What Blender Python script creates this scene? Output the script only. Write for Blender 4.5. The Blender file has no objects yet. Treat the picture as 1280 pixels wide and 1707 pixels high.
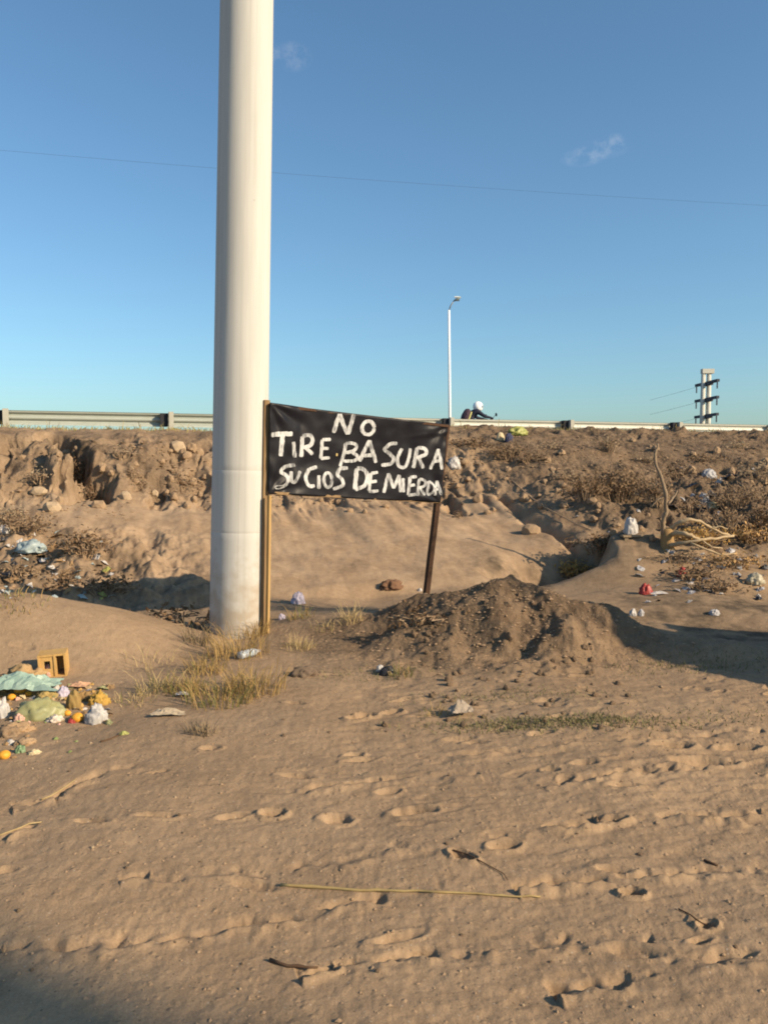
import bpy, bmesh, math, random
import numpy as np
from mathutils import Vector, Matrix, noise as mnoise

scene = bpy.context.scene
COL = scene.collection
R = math.radians
random.seed(7)

# ------------------------------------------------------------------ camera
F = 1350.0                       # focal length in pixels of the 1280 x 1707 photograph
PITCH = math.atan(83.0 / F)      # looking slightly down
CAMZ = 1.6
cam = bpy.data.objects.new('camera', bpy.data.cameras.new('camera'))
COL.objects.link(cam)
cam.location = (0, 0, CAMZ)
cam.rotation_euler = (math.pi / 2 - PITCH, 0, 0)
cam.data.sensor_width = 36
cam.data.lens = F / 1707.0 * 36
cam.data.clip_start = 0.05
cam.data.clip_end = 9000
scene.camera = cam

# ------------------------------------------------------------------ light
SUN_AZ = 63.0      # degrees to the right of straight behind the camera
SUN_EL = 27.0
sx = math.sin(R(SUN_AZ)) * math.cos(R(SUN_EL))
sy = -math.cos(R(SUN_AZ)) * math.cos(R(SUN_EL))
sz = math.sin(R(SUN_EL))
SUN = Vector((sx, sy, sz))
sun = bpy.data.objects.new('sun', bpy.data.lights.new('sun', 'SUN'))
COL.objects.link(sun)
sun.data.energy = 5.0
sun.data.angle = R(0.55)
sun.data.color = (1.0, 0.80, 0.56)
sun.rotation_euler = SUN.to_track_quat('Z', 'Y').to_euler()

def world_dir(px, py):
    d = Vector(((px - 640) / F, 1.0, (853.5 - py) / F))
    c, s = math.cos(PITCH), math.sin(PITCH)
    return Vector((d.x, d.y * c + d.z * s, -d.y * s + d.z * c))

world = bpy.data.worlds.new('World')
scene.world = world
world.use_nodes = True
nt = world.node_tree
nt.nodes.clear()
def wn(t, **k):
    n = nt.nodes.new(t)
    for a, b in k.items():
        setattr(n, a, b)
    return n
def wmath(op, a, b=None, c=None, clamp=False):
    n = wn('ShaderNodeMath', operation=op, use_clamp=clamp)
    for i, v in enumerate((a, b, c)):
        if v is None: continue
        if isinstance(v, (int, float)): n.inputs[i].default_value = v
        else: nt.links.new(v, n.inputs[i])
    return n.outputs[0]
sky = wn('ShaderNodeTexSky', sky_type='NISHITA', sun_disc=False)
sky.sun_elevation = R(SUN_EL)
sky.sun_rotation = math.atan2(sx, sy)
sky.altitude = 0
sky.air_density = 1.0
sky.dust_density = 1.2
sky.ozone_density = 3.0
tc = wn('ShaderNodeTexCoord')
nz = wn('ShaderNodeTexNoise')
nz.inputs['Scale'].default_value = 75
nz.inputs['Detail'].default_value = 6
nz.inputs['Roughness'].default_value = 0.62
nt.links.new(tc.outputs['Generated'], nz.inputs['Vector'])
total = None
# small wisps of cloud, each a patch of the sky dome a few degrees across
for (px, py, w, h, a) in ((972, 262, 26, 10, .8), (1004, 248, 30, 11, .9), (1022, 236, 16, 9, 1.0), (488, 94, 22, 15, 0.8), (456, 92, 7, 13, .6)):
    d = world_dir(px, py).normalized()
    r = d.cross(Vector((0, 0, 1))).normalized()
    u = r.cross(d).normalized()
    def dotn(v):
        n = wn('ShaderNodeVectorMath', operation='DOT_PRODUCT')
        nt.links.new(tc.outputs['Generated'], n.inputs[0])
        n.inputs[1].default_value = v
        return n.outputs['Value']
    a1 = wmath('MULTIPLY', dotn(r), F / w)
    a2 = wmath('MULTIPLY', dotn(u), F / h)
    q = wmath('ADD', wmath('MULTIPLY', a1, a1), wmath('MULTIPLY', a2, a2))
    m = wmath('MULTIPLY', wmath('SUBTRACT', 1.0, wmath('MULTIPLY', q, 0.5), clamp=True), a)
    front = wmath('GREATER_THAN', dotn(d), 0)
    m = wmath('MULTIPLY', m, front)
    total = m if total is None else wmath('ADD', total, m, clamp=True)
cl = wmath('MULTIPLY', wmath('SUBTRACT', nz.outputs['Fac'], 0.42), 2.6, clamp=True)
cl = wmath('MULTIPLY', wmath('MULTIPLY', cl, total), 0.22)
mx = wn('ShaderNodeMix', data_type='RGBA')
nt.links.new(cl, mx.inputs[0])
hs = wn('ShaderNodeHueSaturation')
hs.inputs['Saturation'].default_value = 1.0
tint = wn('ShaderNodeMix', data_type='RGBA', blend_type='MULTIPLY')
tint.inputs[0].default_value = 1.0
tint.inputs[7].default_value = (0.85, 1.06, 1.09, 1)     # the camera's cool white balance, the same over the whole sky
nt.links.new(sky.outputs[0], tint.inputs[6])
nt.links.new(tint.outputs[2], hs.inputs['Color'])
nt.links.new(hs.outputs[0], mx.inputs[6])
mx.inputs[7].default_value = (7.2, 7.0, 6.9, 1)
bg = wn('ShaderNodeBackground')
bg.inputs['Strength'].default_value = 0.103
nt.links.new(mx.outputs[2], bg.inputs['Color'])
out = wn('ShaderNodeOutputWorld')
nt.links.new(bg.outputs[0], out.inputs['Surface'])

scene.view_settings.view_transform = 'Standard'
scene.view_settings.look = 'None'
scene.view_settings.exposure = 0.5
scene.view_settings.gamma = 1.0
scene.view_settings.use_curve_mapping = False
scene.render.engine = 'CYCLES'
scene.cycles.max_bounces = 6
scene.cycles.filter_width = 1.9
scene.cycles.use_denoising = True

# ------------------------------------------------------------------ materials
MATS = {}
def mat(name, col, rough=0.9, col2=None, scale=8.0, detail=4, bump=0.0, bscale=40.0, spec=0.2, metal=0.0,
        trans=0.0, stretch=None, contrast=2.0, bdist=0.01, attr=None):
    """procedural material: two colours mixed by noise plus noise bump, in object metres"""
    if name in MATS: return MATS[name]
    m = bpy.data.materials.new(name)
    m.use_nodes = True
    t = m.node_tree
    b = t.nodes['Principled BSDF']
    b.inputs['Roughness'].default_value = rough
    b.inputs['Metallic'].default_value = metal
    b.inputs['Specular IOR Level'].default_value = spec
    b.inputs['Base Color'].default_value = (*col, 1)
    tcn = t.nodes.new('ShaderNodeTexCoord')
    vec = tcn.outputs['Object']
    if stretch:
        mp = t.nodes.new('ShaderNodeMapping')
        mp.inputs['Scale'].default_value = stretch
        t.links.new(vec, mp.inputs['Vector'])
        vec = mp.outputs[0]
    if col2:
        n = t.nodes.new('ShaderNodeTexNoise')
        n.inputs['Scale'].default_value = scale
        n.inputs['Detail'].default_value = detail
        n.inputs['Roughness'].default_value = 0.65
        t.links.new(vec, n.inputs['Vector'])
        mr = t.nodes.new('ShaderNodeMapRange')
        mr.inputs[1].default_value = 0.5 - 0.5 / contrast
        mr.inputs[2].default_value = 0.5 + 0.5 / contrast
        t.links.new(n.outputs['Fac'], mr.inputs[0])
        mxn = t.nodes.new('ShaderNodeMix'); mxn.data_type = 'RGBA'
        t.links.new(mr.outputs[0], mxn.inputs[0])
        mxn.inputs[6].default_value = (*col, 1)
        mxn.inputs[7].default_value = (*col2, 1)
        t.links.new(mxn.outputs[2], b.inputs['Base Color'])
    if bump:
        n2 = t.nodes.new('ShaderNodeTexNoise')
        n2.inputs['Scale'].default_value = bscale
        n2.inputs['Detail'].default_value = 5
        t.links.new(vec, n2.inputs['Vector'])
        bm_ = t.nodes.new('ShaderNodeBump')
        bm_.inputs['Strength'].default_value = bump
        bm_.inputs['Distance'].default_value = bdist
        t.links.new(n2.outputs['Fac'], bm_.inputs['Height'])
        t.links.new(bm_.outputs[0], b.inputs['Normal'])
    if trans:
        # thin leaves / plastic film: some light passes through
        tr = t.nodes.new('ShaderNodeBsdfTranslucent')
        tr.inputs['Color'].default_value = (*col, 1)
        ms = t.nodes.new('ShaderNodeMixShader')
        ms.inputs[0].default_value = trans
        t.links.new(b.outputs[0], ms.inputs[1])
        t.links.new(tr.outputs[0], ms.inputs[2])
        t.links.new(ms.outputs[0], t.nodes['Material Output'].inputs['Surface'])
    MATS[name] = m
    return m

# ------------------------------------------------------------------ object helpers
def link_mesh(name, verts, faces, material, parent=None, smooth=False):
    me = bpy.data.meshes.new(name)
    me.from_pydata([tuple(v) for v in verts], [], faces)
    if smooth: me.shade_smooth()
    me.materials.append(material)
    o = bpy.data.objects.new(name, me)
    COL.objects.link(o)
    if parent: o.parent = parent
    return o
def tag(o, label, cat, group=None, kind=None):
    o['label'] = label
    if cat: o['category'] = cat
    if group: o['group'] = group
    if kind: o['kind'] = kind
    return o
def empty(name, label, cat, loc=(0, 0, 0), rz=0, group=None):
    o = bpy.data.objects.new(name, None)
    o.empty_display_size = 0.1
    COL.objects.link(o)
    o.location = loc
    o.rotation_euler = (0, 0, rz)
    return tag(o, label, cat, group)

class MB:
    """collects shapes into one mesh"""
    def __init__(s): s.v = []; s.f = []
    def add(s, v, f):
        n = len(s.v); s.v += [tuple(x) for x in v]; s.f += [[i + n for i in q] for q in f]
    def box(s, c, d, rot=None, taper=1.0):
        x, y, z = d[0] / 2, d[1] / 2, d[2] / 2
        v = [Vector((a * x * (taper if k > 0 else 1), b * y * (taper if k > 0 else 1), k * z)) for k in (-1, 1) for a, b in ((-1, -1), (1, -1), (1, 1), (-1, 1))]
        if rot is not None: v = [rot @ p for p in v]
        v = [p + Vector(c) for p in v]
        s.add(v, [[3, 2, 1, 0], [4, 5, 6, 7], [0, 1, 5, 4], [1, 2, 6, 5], [2, 3, 7, 6], [3, 0, 4, 7]])
    def tube(s, pts, rad, n=8, cap=True):
        pts = [Vector(p) for p in pts]
        if not hasattr(rad, '__len__'): rad = [rad] * len(pts)
        vs = []; fs = []
        up = None
        for i, p in enumerate(pts):
            t = (pts[min(i + 1, len(pts) - 1)] - pts[max(i - 1, 0)])
            t = t.normalized() if t.length > 1e-9 else Vector((0, 0, 1))
            if up is None: up = Vector((1, 0, 0)) if abs(t.x) < .8 else Vector((0, 1, 0))
            a = (up - t * up.dot(t)).normalized(); b = t.cross(a); up = a
            for k in range(n):
                q = 2 * math.pi * k / n
                vs.append(p + (a * math.cos(q) + b * math.sin(q)) * rad[i])
        for i in range(len(pts) - 1):
            for k in range(n):
                fs.append([i * n + k, i * n + (k + 1) % n, (i + 1) * n + (k + 1) % n, (i + 1) * n + k])
        if cap:
            fs.append(list(range(n))[::-1]); fs.append([(len(pts) - 1) * n + k for k in range(n)])
        s.add(vs, fs)
    def lathe(s, prof, n=24, c=(0, 0, 0), mtx=None):
        """prof: list of (r, z) from bottom to top"""
        vs = []; fs = []
        for r, z in prof:
            for k in range(n):
                q = 2 * math.pi * k / n
                p = Vector((r * math.cos(q), r * math.sin(q), z))
                if mtx is not None: p = mtx @ p
                vs.append(p + Vector(c))
        for i in range(len(prof) - 1):
            for k in range(n):
                fs.append([i * n + k, i * n + (k + 1) % n, (i + 1) * n + (k + 1) % n, (i + 1) * n + k])
        fs.append(list(range(n))[::-1]); fs.append([(len(prof) - 1) * n + k for k in range(n)])
        s.add(vs, fs)
    def build(s, name, material, parent=None, smooth=False):
        return link_mesh(name, s.v, s.f, material, parent, smooth)

# ------------------------------------------------------------------ numpy noise
_rng = np.random.RandomState(3)
_perm = _rng.permutation(256).astype(np.int32)
_perm = np.concatenate([_perm, _perm])
_g = _rng.rand(256) * 2 * np.pi
_gx, _gy = np.cos(_g), np.sin(_g)
def noise2(x, y, seed=0):
    x = np.asarray(x, float) + seed * 37.17; y = np.asarray(y, float) + seed * 91.73
    xi = np.floor(x).astype(np.int64); yi = np.floor(y).astype(np.int64)
    xf = x - xi; yf = y - yi
    u = xf * xf * xf * (xf * (xf * 6 - 15) + 10); v = yf * yf * yf * (yf * (yf * 6 - 15) + 10)
    def g(ix, iy, dx, dy):
        h = _perm[(_perm[ix & 255] + iy) & 255]
        return _gx[h] * dx + _gy[h] * dy
    a = g(xi, yi, xf, yf); b = g(xi + 1, yi, xf - 1, yf)
    c = g(xi, yi + 1, xf, yf - 1); d = g(xi + 1, yi + 1, xf - 1, yf - 1)
    return ((a + (b - a) * u) + ((c + (d - c) * u) - (a + (b - a) * u)) * v) * 1.4
def fbm(x, y, oct=4, seed=0, gain=0.5):
    s = 0; a = 1.0; f = 1.0
    for i in range(oct):
        s = s + a * noise2(x * f, y * f, seed + i * 5); a *= gain; f *= 2.03
    return s
def ridged(x, y, oct=3, seed=0):
    s = 0; a = 1.0; f = 1.0
    for i in range(oct):
        s = s + a * (1 - 2 * np.abs(noise2(x * f, y * f, seed + i * 7))); a *= 0.5; f *= 2.1
    return s
def sstep(x, a, b):
    t = np.clip((x - a) / (b - a), 0, 1)
    return t * t * (3 - 2 * t)
# ------------------------------------------------------------------ terrain: sandy yard, earth bank, road on the bank
RX, RY = 0.952, 0.306            # direction of the road and its guardrail
R0 = (-8.06, 17.4)               # first rail post
def uv(x, y):
    u = RX * (x - R0[0]) + RY * (y - R0[1])
    v = RY * (x - R0[0]) - RX * (y - R0[1])
    return u, v
def on_rail(u, v=0.0, z=0.0):
    return Vector((R0[0] + RX * u + RY * v, R0[1] + RY * u - RX * v, z))

PV = [-60, -16, -13.5, -11.5, -11, -1.2, -0.7, 0.0, 0.8, 2.3, 3.1, 3.5, 4.4, 5.2, 6.4, 8.2, 9.3, 10.0, 11.0]
PZ = [0.0, 0.0, 0.0, 1.75, 2.0, 2.0, 2.16, 2.26, 2.28, 2.12, 1.93, 1.74, 1.12, 0.88, 0.60, 0.20, -.03, -.06, 0.0]

def ground_pt(px, py, z=0.0):
    d = world_dir(px, py)
    t = (z - CAMZ) / d.z
    return (d.x * t, d.y * t)
# wheel ruts and drag marks in the yard (traced along the ground), with their depth
RUTS = [([(-80, 1604), (0, 1592), (250, 1565), (460, 1530), (600, 1505), (760, 1478)], .026),
        ([(500, 1626), (560, 1612), (760, 1590), (880, 1570), (1010, 1565), (1090, 1575)], .028),
        ([(930, 1662), (1060, 1630), (1280, 1600), (1400, 1580)], .028),
        ([(200, 1478), (250, 1470), (440, 1455), (560, 1440), (700, 1412)], .016),
        ([(860, 1482), (1050, 1465), (1280, 1455), (1400, 1450)], .028),
        ([(820, 1400), (1000, 1372), (1280, 1355), (1400, 1350)], .030),
        ([(900, 1310), (1000, 1300), (1280, 1268), (1400, 1255)], .026),
        ([(700, 1262), (900, 1248), (1280, 1222)], .02),
        ([(20, 1345), (90, 1332), (190, 1290), (260, 1275)], .022),
        ([(-60, 1415), (0, 1402), (70, 1375)], .02),
        ([(480, 1320), (640, 1300), (800, 1292)], .016),
        ]
RUTS = [([ground_pt(*p) for p in pl], d) for pl, d in RUTS]
# hollows: footprints and scuffs (x px, y px, half length, half width, angle, depth)
HOLES = [(455, 1358, .055, .035, .1, .05), (772, 1430, .06, .028, -.5, .045), (1056, 1490, .045, .03, 0, .05),
         (1178, 1546, .035, .02, .2, .04), (838, 1412, .07, .035, .2, .03), (1018, 1370, .07, .035, .1, .04), (540, 1612, .05, .022, .1, .03),
         (390, 1362, .09, .03, .4, .022), (560, 1365, .07, .05, .2, .025), (690, 1352, .10, .05, .2, .03),
         (595, 1196, .07, .045, .6, .05), (610, 1190, .06, .04, .3, .05), (655, 1185, .06, .04, .3, .045), (590, 1255, .06, .03, .3, .035),
         (350, 1250, .06, .03, .3, .03), (1170, 1270, .16, .06, .1, .035), (1230, 1246, .12, .05, .1, .04), (1120, 1246, .12, .05, .1, .04)]
HOLES = [(*ground_pt(a, b), c, d, e, f) for a, b, c, d, e, f in HOLES]
_r = random.Random(11)
for i in range(70):
    yy = 2.4 + 4.2 * _r.random() ** 0.8
    xx = yy * _r.uniform(-.55, .6)
    if i % 3: xx = abs(xx) if _r.random() < .75 else xx
    HOLES.append((xx, yy, _r.uniform(.04, .10), _r.uniform(.018, .04), _r.uniform(-.3, .7), _r.uniform(.010, .026)))

def gauss(x, y, cx, cy, sx, sy, ang=0.0, p=1.0):
    c, s = math.cos(ang), math.sin(ang)
    dx, dy = x - cx, y - cy
    a = (dx * c + dy * s) / sx; b = (-dx * s + dy * c) / sy
    return np.exp(-0.5 * (a * a + b * b) ** p)

def pit(x, y, cx, cy, a, b, ang):
    c, s = math.cos(ang), math.sin(ang)
    dx, dy = x - cx, y - cy
    q = np.sqrt(((dx * c + dy * s) / a) ** 2 + ((-dx * s + dy * c) / b) ** 2) + .3 * fbm(x * 2.3, y * 2.3, 3, 101)
    return 1 - sstep(q, .6, 1.0)
def zones(x, y):
    """bank: 1 on the embankment; face: 1 on its broken upper face; rough: right and left rubble slopes; mound: dug earth heap"""
    u, v = uv(x, y)
    bank = 1 - sstep(v, 8.8, 10.0)
    face = sstep(v, 2.0, 3.2) * (1 - sstep(v, 4.8, 5.8))
    right = sstep(u, 8.5, 10.4)
    left = 1 - sstep(u, 2.6, 3.8)
    return u, v, bank, face, right, left

def H(x, y, fine=True):
    x = np.asarray(x, float); y = np.asarray(y, float)
    u, v, bank, face, right, left = zones(x, y)
    near = (v < 12) & (v > -3) & (np.abs(u) < 60)
    # ragged lip of the bank and soft gullies
    warp = 0.42 * fbm(u * .42, v * .12, 3, 1) + 0.16 * fbm(u * 1.6, v * .5, 3, 2)
    wz = sstep(v, 1.2, 3.0) * (1 - sstep(v, 6.0, 9.0))
    z = np.interp(v + warp * wz * 1.3, PV, PZ)
    # right of the sign the slope is gentler, spread further forward and full of rubble
    zr = np.interp(v + .5 * fbm(u * .5, v * .4, 3, 6), [-60, -16, -13.5, -11.5, -11, -1.2, -.7, 0, .8, 2.3, 4.0, 5.2, 6.5, 8.0, 9.5, 10.6, 11.2, 12.0],
                   [0, 0, 0, 1.75, 2, 2, 2.2, 2.36, 2.36, 2.16, 1.80, 1.36, 1.0, .62, .26, .10, -.12, -.05])
    z = z * (1 - right) + zr * right
    z = z + .07 * sstep(u, 4, 9) * bank * sstep(v, -1, 0)
    # roughness
    z = z + face * (1 - .5 * right) * (.10 * fbm(u * 1.1, v * .8, 3, 4) + .060 * fbm(u * 4.0, v * 2.2, 3, 9, .6) + .045 * ridged(u * 6.5, v * 5, 3, 10) * sstep(fbm(u * .9, v * .9, 2, 33), -.3, .3))
    z = z - face * (1 - right) * .16 * sstep(fbm(u * 1.05, v * .9, 2, 31), .34, .62)
    z = z - sstep(v, 3.4, 4.0) * (1 - sstep(v, 5.2, 6.6)) * (1 - right) * sstep(u, 3.0, 4.5) * (.08 * sstep(noise2(u * 2.6, v * .45, 35), .2, .5) + .05 * sstep(noise2(u * 6.5, v * .9, 36), .1, .5))
    top = sstep(v, .4, 1.2) * (1 - sstep(v, 2.2, 3.2))
    z = z + top * (.03 * fbm(u * 2.5, v * 2.5, 3, 12) + .05 * sstep(fbm(u * 1.2, v * 2, 2, 15), .15, .5))
    slope = sstep(v, 4.6, 5.6) * bank
    z = z + slope * .028 * fbm(u * 1.6, v * 1.2, 4, 14)
    z = z + slope * right * (.22 * fbm(u * .9, v * 1.1, 4, 17) + .09 * fbm(u * 3.4, v * 3.4, 4, 18, .6))
    z = z + right * top * .10 * fbm(u * 2, v * 3, 4, 19, .6)
    z = z + slope * left * sstep(v, 6.2, 7.2) * (.12 * fbm(u * 2.2, v * 2.2, 4, 21, .6))
    # undercut toe of the bank behind the sign
    toe = sstep(v, 9.0, 9.35) * (1 - sstep(v, 9.6, 10.4)) * (1 - right)
    z = z - .10 * toe * (.6 + .8 * noise2(u * .8, v * .2, 25))
    # brown hump under the dead stump, gully left of it
    z = z + .30 * gauss(x, y, 3.25, 11.15, .62, .42, .2)
    xe = x + .16 * fbm(x * 2.2, y * 2.2, 3, 111)
    z = z - .60 * sstep(xe, 1.2, 2.5) * (1 - sstep(xe, 2.95, 3.3)) * np.exp(-((y - 11.55 - .3 * (x - 2.4)) / .40) ** 2)
    z = z + .22 * sstep(xe, 2.95, 3.35) * (1 - sstep(xe, 3.6, 4.8)) * np.exp(-((y - 11.75) / .5) ** 2)
    for (ax, ay), (bx, by) in (((2.15, 15.0), (2.45, 13.7)), ((2.45, 13.7), (2.85, 12.8)), ((2.85, 12.8), (3.0, 12.0))):
        L2 = (bx - ax) ** 2 + (by - ay) ** 2
        t_ = np.clip(((x - ax) * (bx - ax) + (y - ay) * (by - ay)) / L2, 0, 1)
        dd = np.hypot(x - ax - t_ * (bx - ax), y - ay - t_ * (by - ay)) + .05 * fbm(x * 3, y * 3, 2, 107)
        z = z - .16 * np.exp(-(dd / .11) ** 2)
    # shaded hole with an upright root clump on the left bank
    for (ax, ay), (bx, by), dep_, wd_ in (((-6.3, 15.4), (-5.4, 14.2), .55, .20), ((-5.4, 14.2), (-4.6, 13.2), .55, .22), ((-7.3, 14.1), (-6.1, 15.1), .50, .26), ((-3.9, 14.1), (-3.7, 13.2), .22, .13), ((1.15, 15.3), (1.35, 14.2), .30, .14)):
        L2 = (bx - ax) ** 2 + (by - ay) ** 2
        t_ = np.clip(((x - ax) * (bx - ax) + (y - ay) * (by - ay)) / L2, 0, 1)
        dd = np.hypot(x - ax - t_ * (bx - ax), y - ay - t_ * (by - ay)) + .10 * fbm(x * 3, y * 3, 3, 113)
        z = z - dep_ * (1 - sstep(dd, wd_ * .4, wd_ * 1.5))
    z = z + .30 * pit(x, y, -5.35, 13.75, .40, .62, -.25) * (.75 + .5 * fbm(x * 3, y * 3, 3, 109))
    z = z - .45 * pit(x, y, -4.85, 13.3, .30, .55, -.4)
    # smooth sand heap front left
    q = np.clip(1 - np.sqrt(((x + 3.35) / 2.05) ** 2 + ((y - 7.05) / 1.35) ** 2), 0, 1)
    z = z + .44 * (q * q * (3 - 2 * q)) ** .8
    # dug heap right of the sign: main cone, shoulder, long right flank
    n1 = fbm(x * 1.4, y * 1.4, 3, 40)
    n2 = fbm(x * 4.5, y * 4.5, 4, 41)
    hx = x + .22 * fbm(x * 1.3, y * 1.3, 2, 44); hy = y + .22 * fbm(x * 1.3, y * 1.3, 2, 45)
    q1 = np.sqrt(((hx - 1.15) / 1.25) ** 2 + ((hy - 7.35) / 1.0) ** 2)
    cone = .53 * np.clip(1 - q1, 0, 1) ** .95
    q2 = np.sqrt(((hx - .38) / .85) ** 2 + ((hy - 7.55) / .85) ** 2)
    cone2 = .26 * np.clip(1 - q2, 0, 1) ** .85
    q3 = np.sqrt((((hx - 1.95) * .9 + (hy - 6.95) * -.3) / 1.5) ** 2 + (((hx - 1.95) * .3 + (hy - 6.95) * .9) / .55) ** 2)
    cone3 = .26 * np.clip(1 - q3, 0, 1)
    q4 = np.sqrt(((hx + .35) / .95) ** 2 + ((hy - 7.75) / .8) ** 2)
    cone4 = .12 * np.clip(1 - q4, 0, 1)
    q5 = np.sqrt(((hx - .95) / 1.5) ** 2 + ((hy - 6.6) / .8) ** 2)
    cone5 = .13 * np.clip(1 - q5, 0, 1) * (.6 + .9 * fbm(x * 2.6, y * 2.6, 3, 49))
    heap = np.maximum(np.maximum(cone, cone2), np.maximum(cone3, cone4))
    heap = heap + .35 * (cone + cone2 + cone3 + cone4 - heap) + cone5
    hm = np.clip(heap / .16, 0, 1)
    z = z + heap + hm * (.045 * n1 + .016 * n2 + .013 * fbm(x * 13, y * 13, 3, 47, .55))
    # hollow behind and right of the heap; unseen bigger earth heap added on the right to cast shade
    z = z - .20 * gauss(x, y, 3.3, 8.2, .95, .55, .1)
    z = z + 3.9 * np.clip(1 - np.sqrt(((x - 6.3) / 1.9) ** 2 + ((y - 5.45) / 2.1) ** 2) + .22 * fbm(x * 1.6, y * 1.6, 4, 103), 0, 1) ** .95
    # yard: soft undulation, ruts, footprints
    yard = sstep(v, 9.6, 10.6)
    und = .030 * fbm(x * .8, y * .8, 2, 50) + .005 * fbm(x * 3.1, y * 3.3, 2, 51)
    rr = sstep(x, -.6, 1.2)
    und = und + .0018 * fbm(x * 9, y * 11, 3, 57, .6) + (.0015 + .004 * rr) * fbm(x * 5 + y * 1.0, y * 13 - x * 2.5, 3, 52)
    far = y > 9
    z = z + yard * und * np.where(far & (v > 13), .6, 1)
    if fine:
        z = z + np.where(near | (y < 9), .0022 * fbm(x * 24, y * 24, 3, 55), 0)
        m = (y > 1.3) & (y < 9.0) & (np.abs(x) < 6)
        if m.any():
            xm, ym = x[m], y[m]
            dz = np.zeros_like(xm)
            wob = .045 * fbm(xm * 4, ym * 4, 4, 60, .6)
            for pl, dep in RUTS:
                best = np.full_like(xm, 9.0)
                for (ax, ay), (bx, by) in zip(pl[:-1], pl[1:]):
                    L = math.hypot(bx - ax, by - ay); tx, ty = (bx - ax) / L, (by - ay) / L
                    s = (xm - ax) * tx + (ym - ay) * ty
                    n = -(xm - ax) * ty + (ym - ay) * tx
                    over = np.maximum(np.maximum(-s, s - L), 0)
                    dd = np.where(over > 0, 9.0, n) if over.min() > 0 else np.where(over > 0, np.sign(n) * 9.0, n)
                    best = np.where(np.abs(dd) < np.abs(best), dd, best)
                b = best + wob
                mod = np.clip(.35 + 1.2 * noise2(xm * 3.2, ym * 3.2, 63) + .9 * noise2(xm * 13, ym * 13, 64), 0.0, 1.6)
                # a sharp step down with a pressed floor beyond it and a little lip
                dz = dz - 1.35 * dep * mod * np.exp(-((b - .030) / .026) ** 2) + dep * .75 * mod * np.exp(-((b + .024) / .03) ** 2)
            for (cx, cy, a, w, ang, dep) in HOLES:
                k = (np.abs(xm - cx) < .4) & (np.abs(ym - cy) < .4)
                if not k.any(): continue
                c, s = math.cos(ang), math.sin(ang)
                dx, dy = xm[k] - cx, ym[k] - cy
                q = np.sqrt(((dx * c + dy * s) / a) ** 2 + ((-dx * s + dy * c) / w) ** 2) + .22 * fbm(xm[k] * 12, ym[k] * 12, 3, 70)
                dz[k] += -dep * (1 - sstep(q, .55, 1.05)) + dep * .35 * np.exp(-((q - 1.25) / .22) ** 2)
            # churned soil on the right half of the yard
            ch = sstep(ym, 3.2, 4.2) * (1 - sstep(ym, 6.4, 7.4)) * sstep(xm, -1.2, .5)
            dz = dz + ch * .004 * (ridged(xm * 3.0 + ym, ym * 7 - xm, 3, 72) - .3)
            st = fbm(xm * 2.6 + .6 * ym, ym * 6.5 - 1.6 * xm, 3, 74)
            dz = dz - (.35 + .65 * sstep(xm, -1.0, .6)) * .010 * sstep(st, .25, .55) * (.35 + .65 * sstep(ym, 2.8, 4.2))
            z[m] += dz * (1 - sstep(ym, 6.6, 8.0))
    return z

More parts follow.
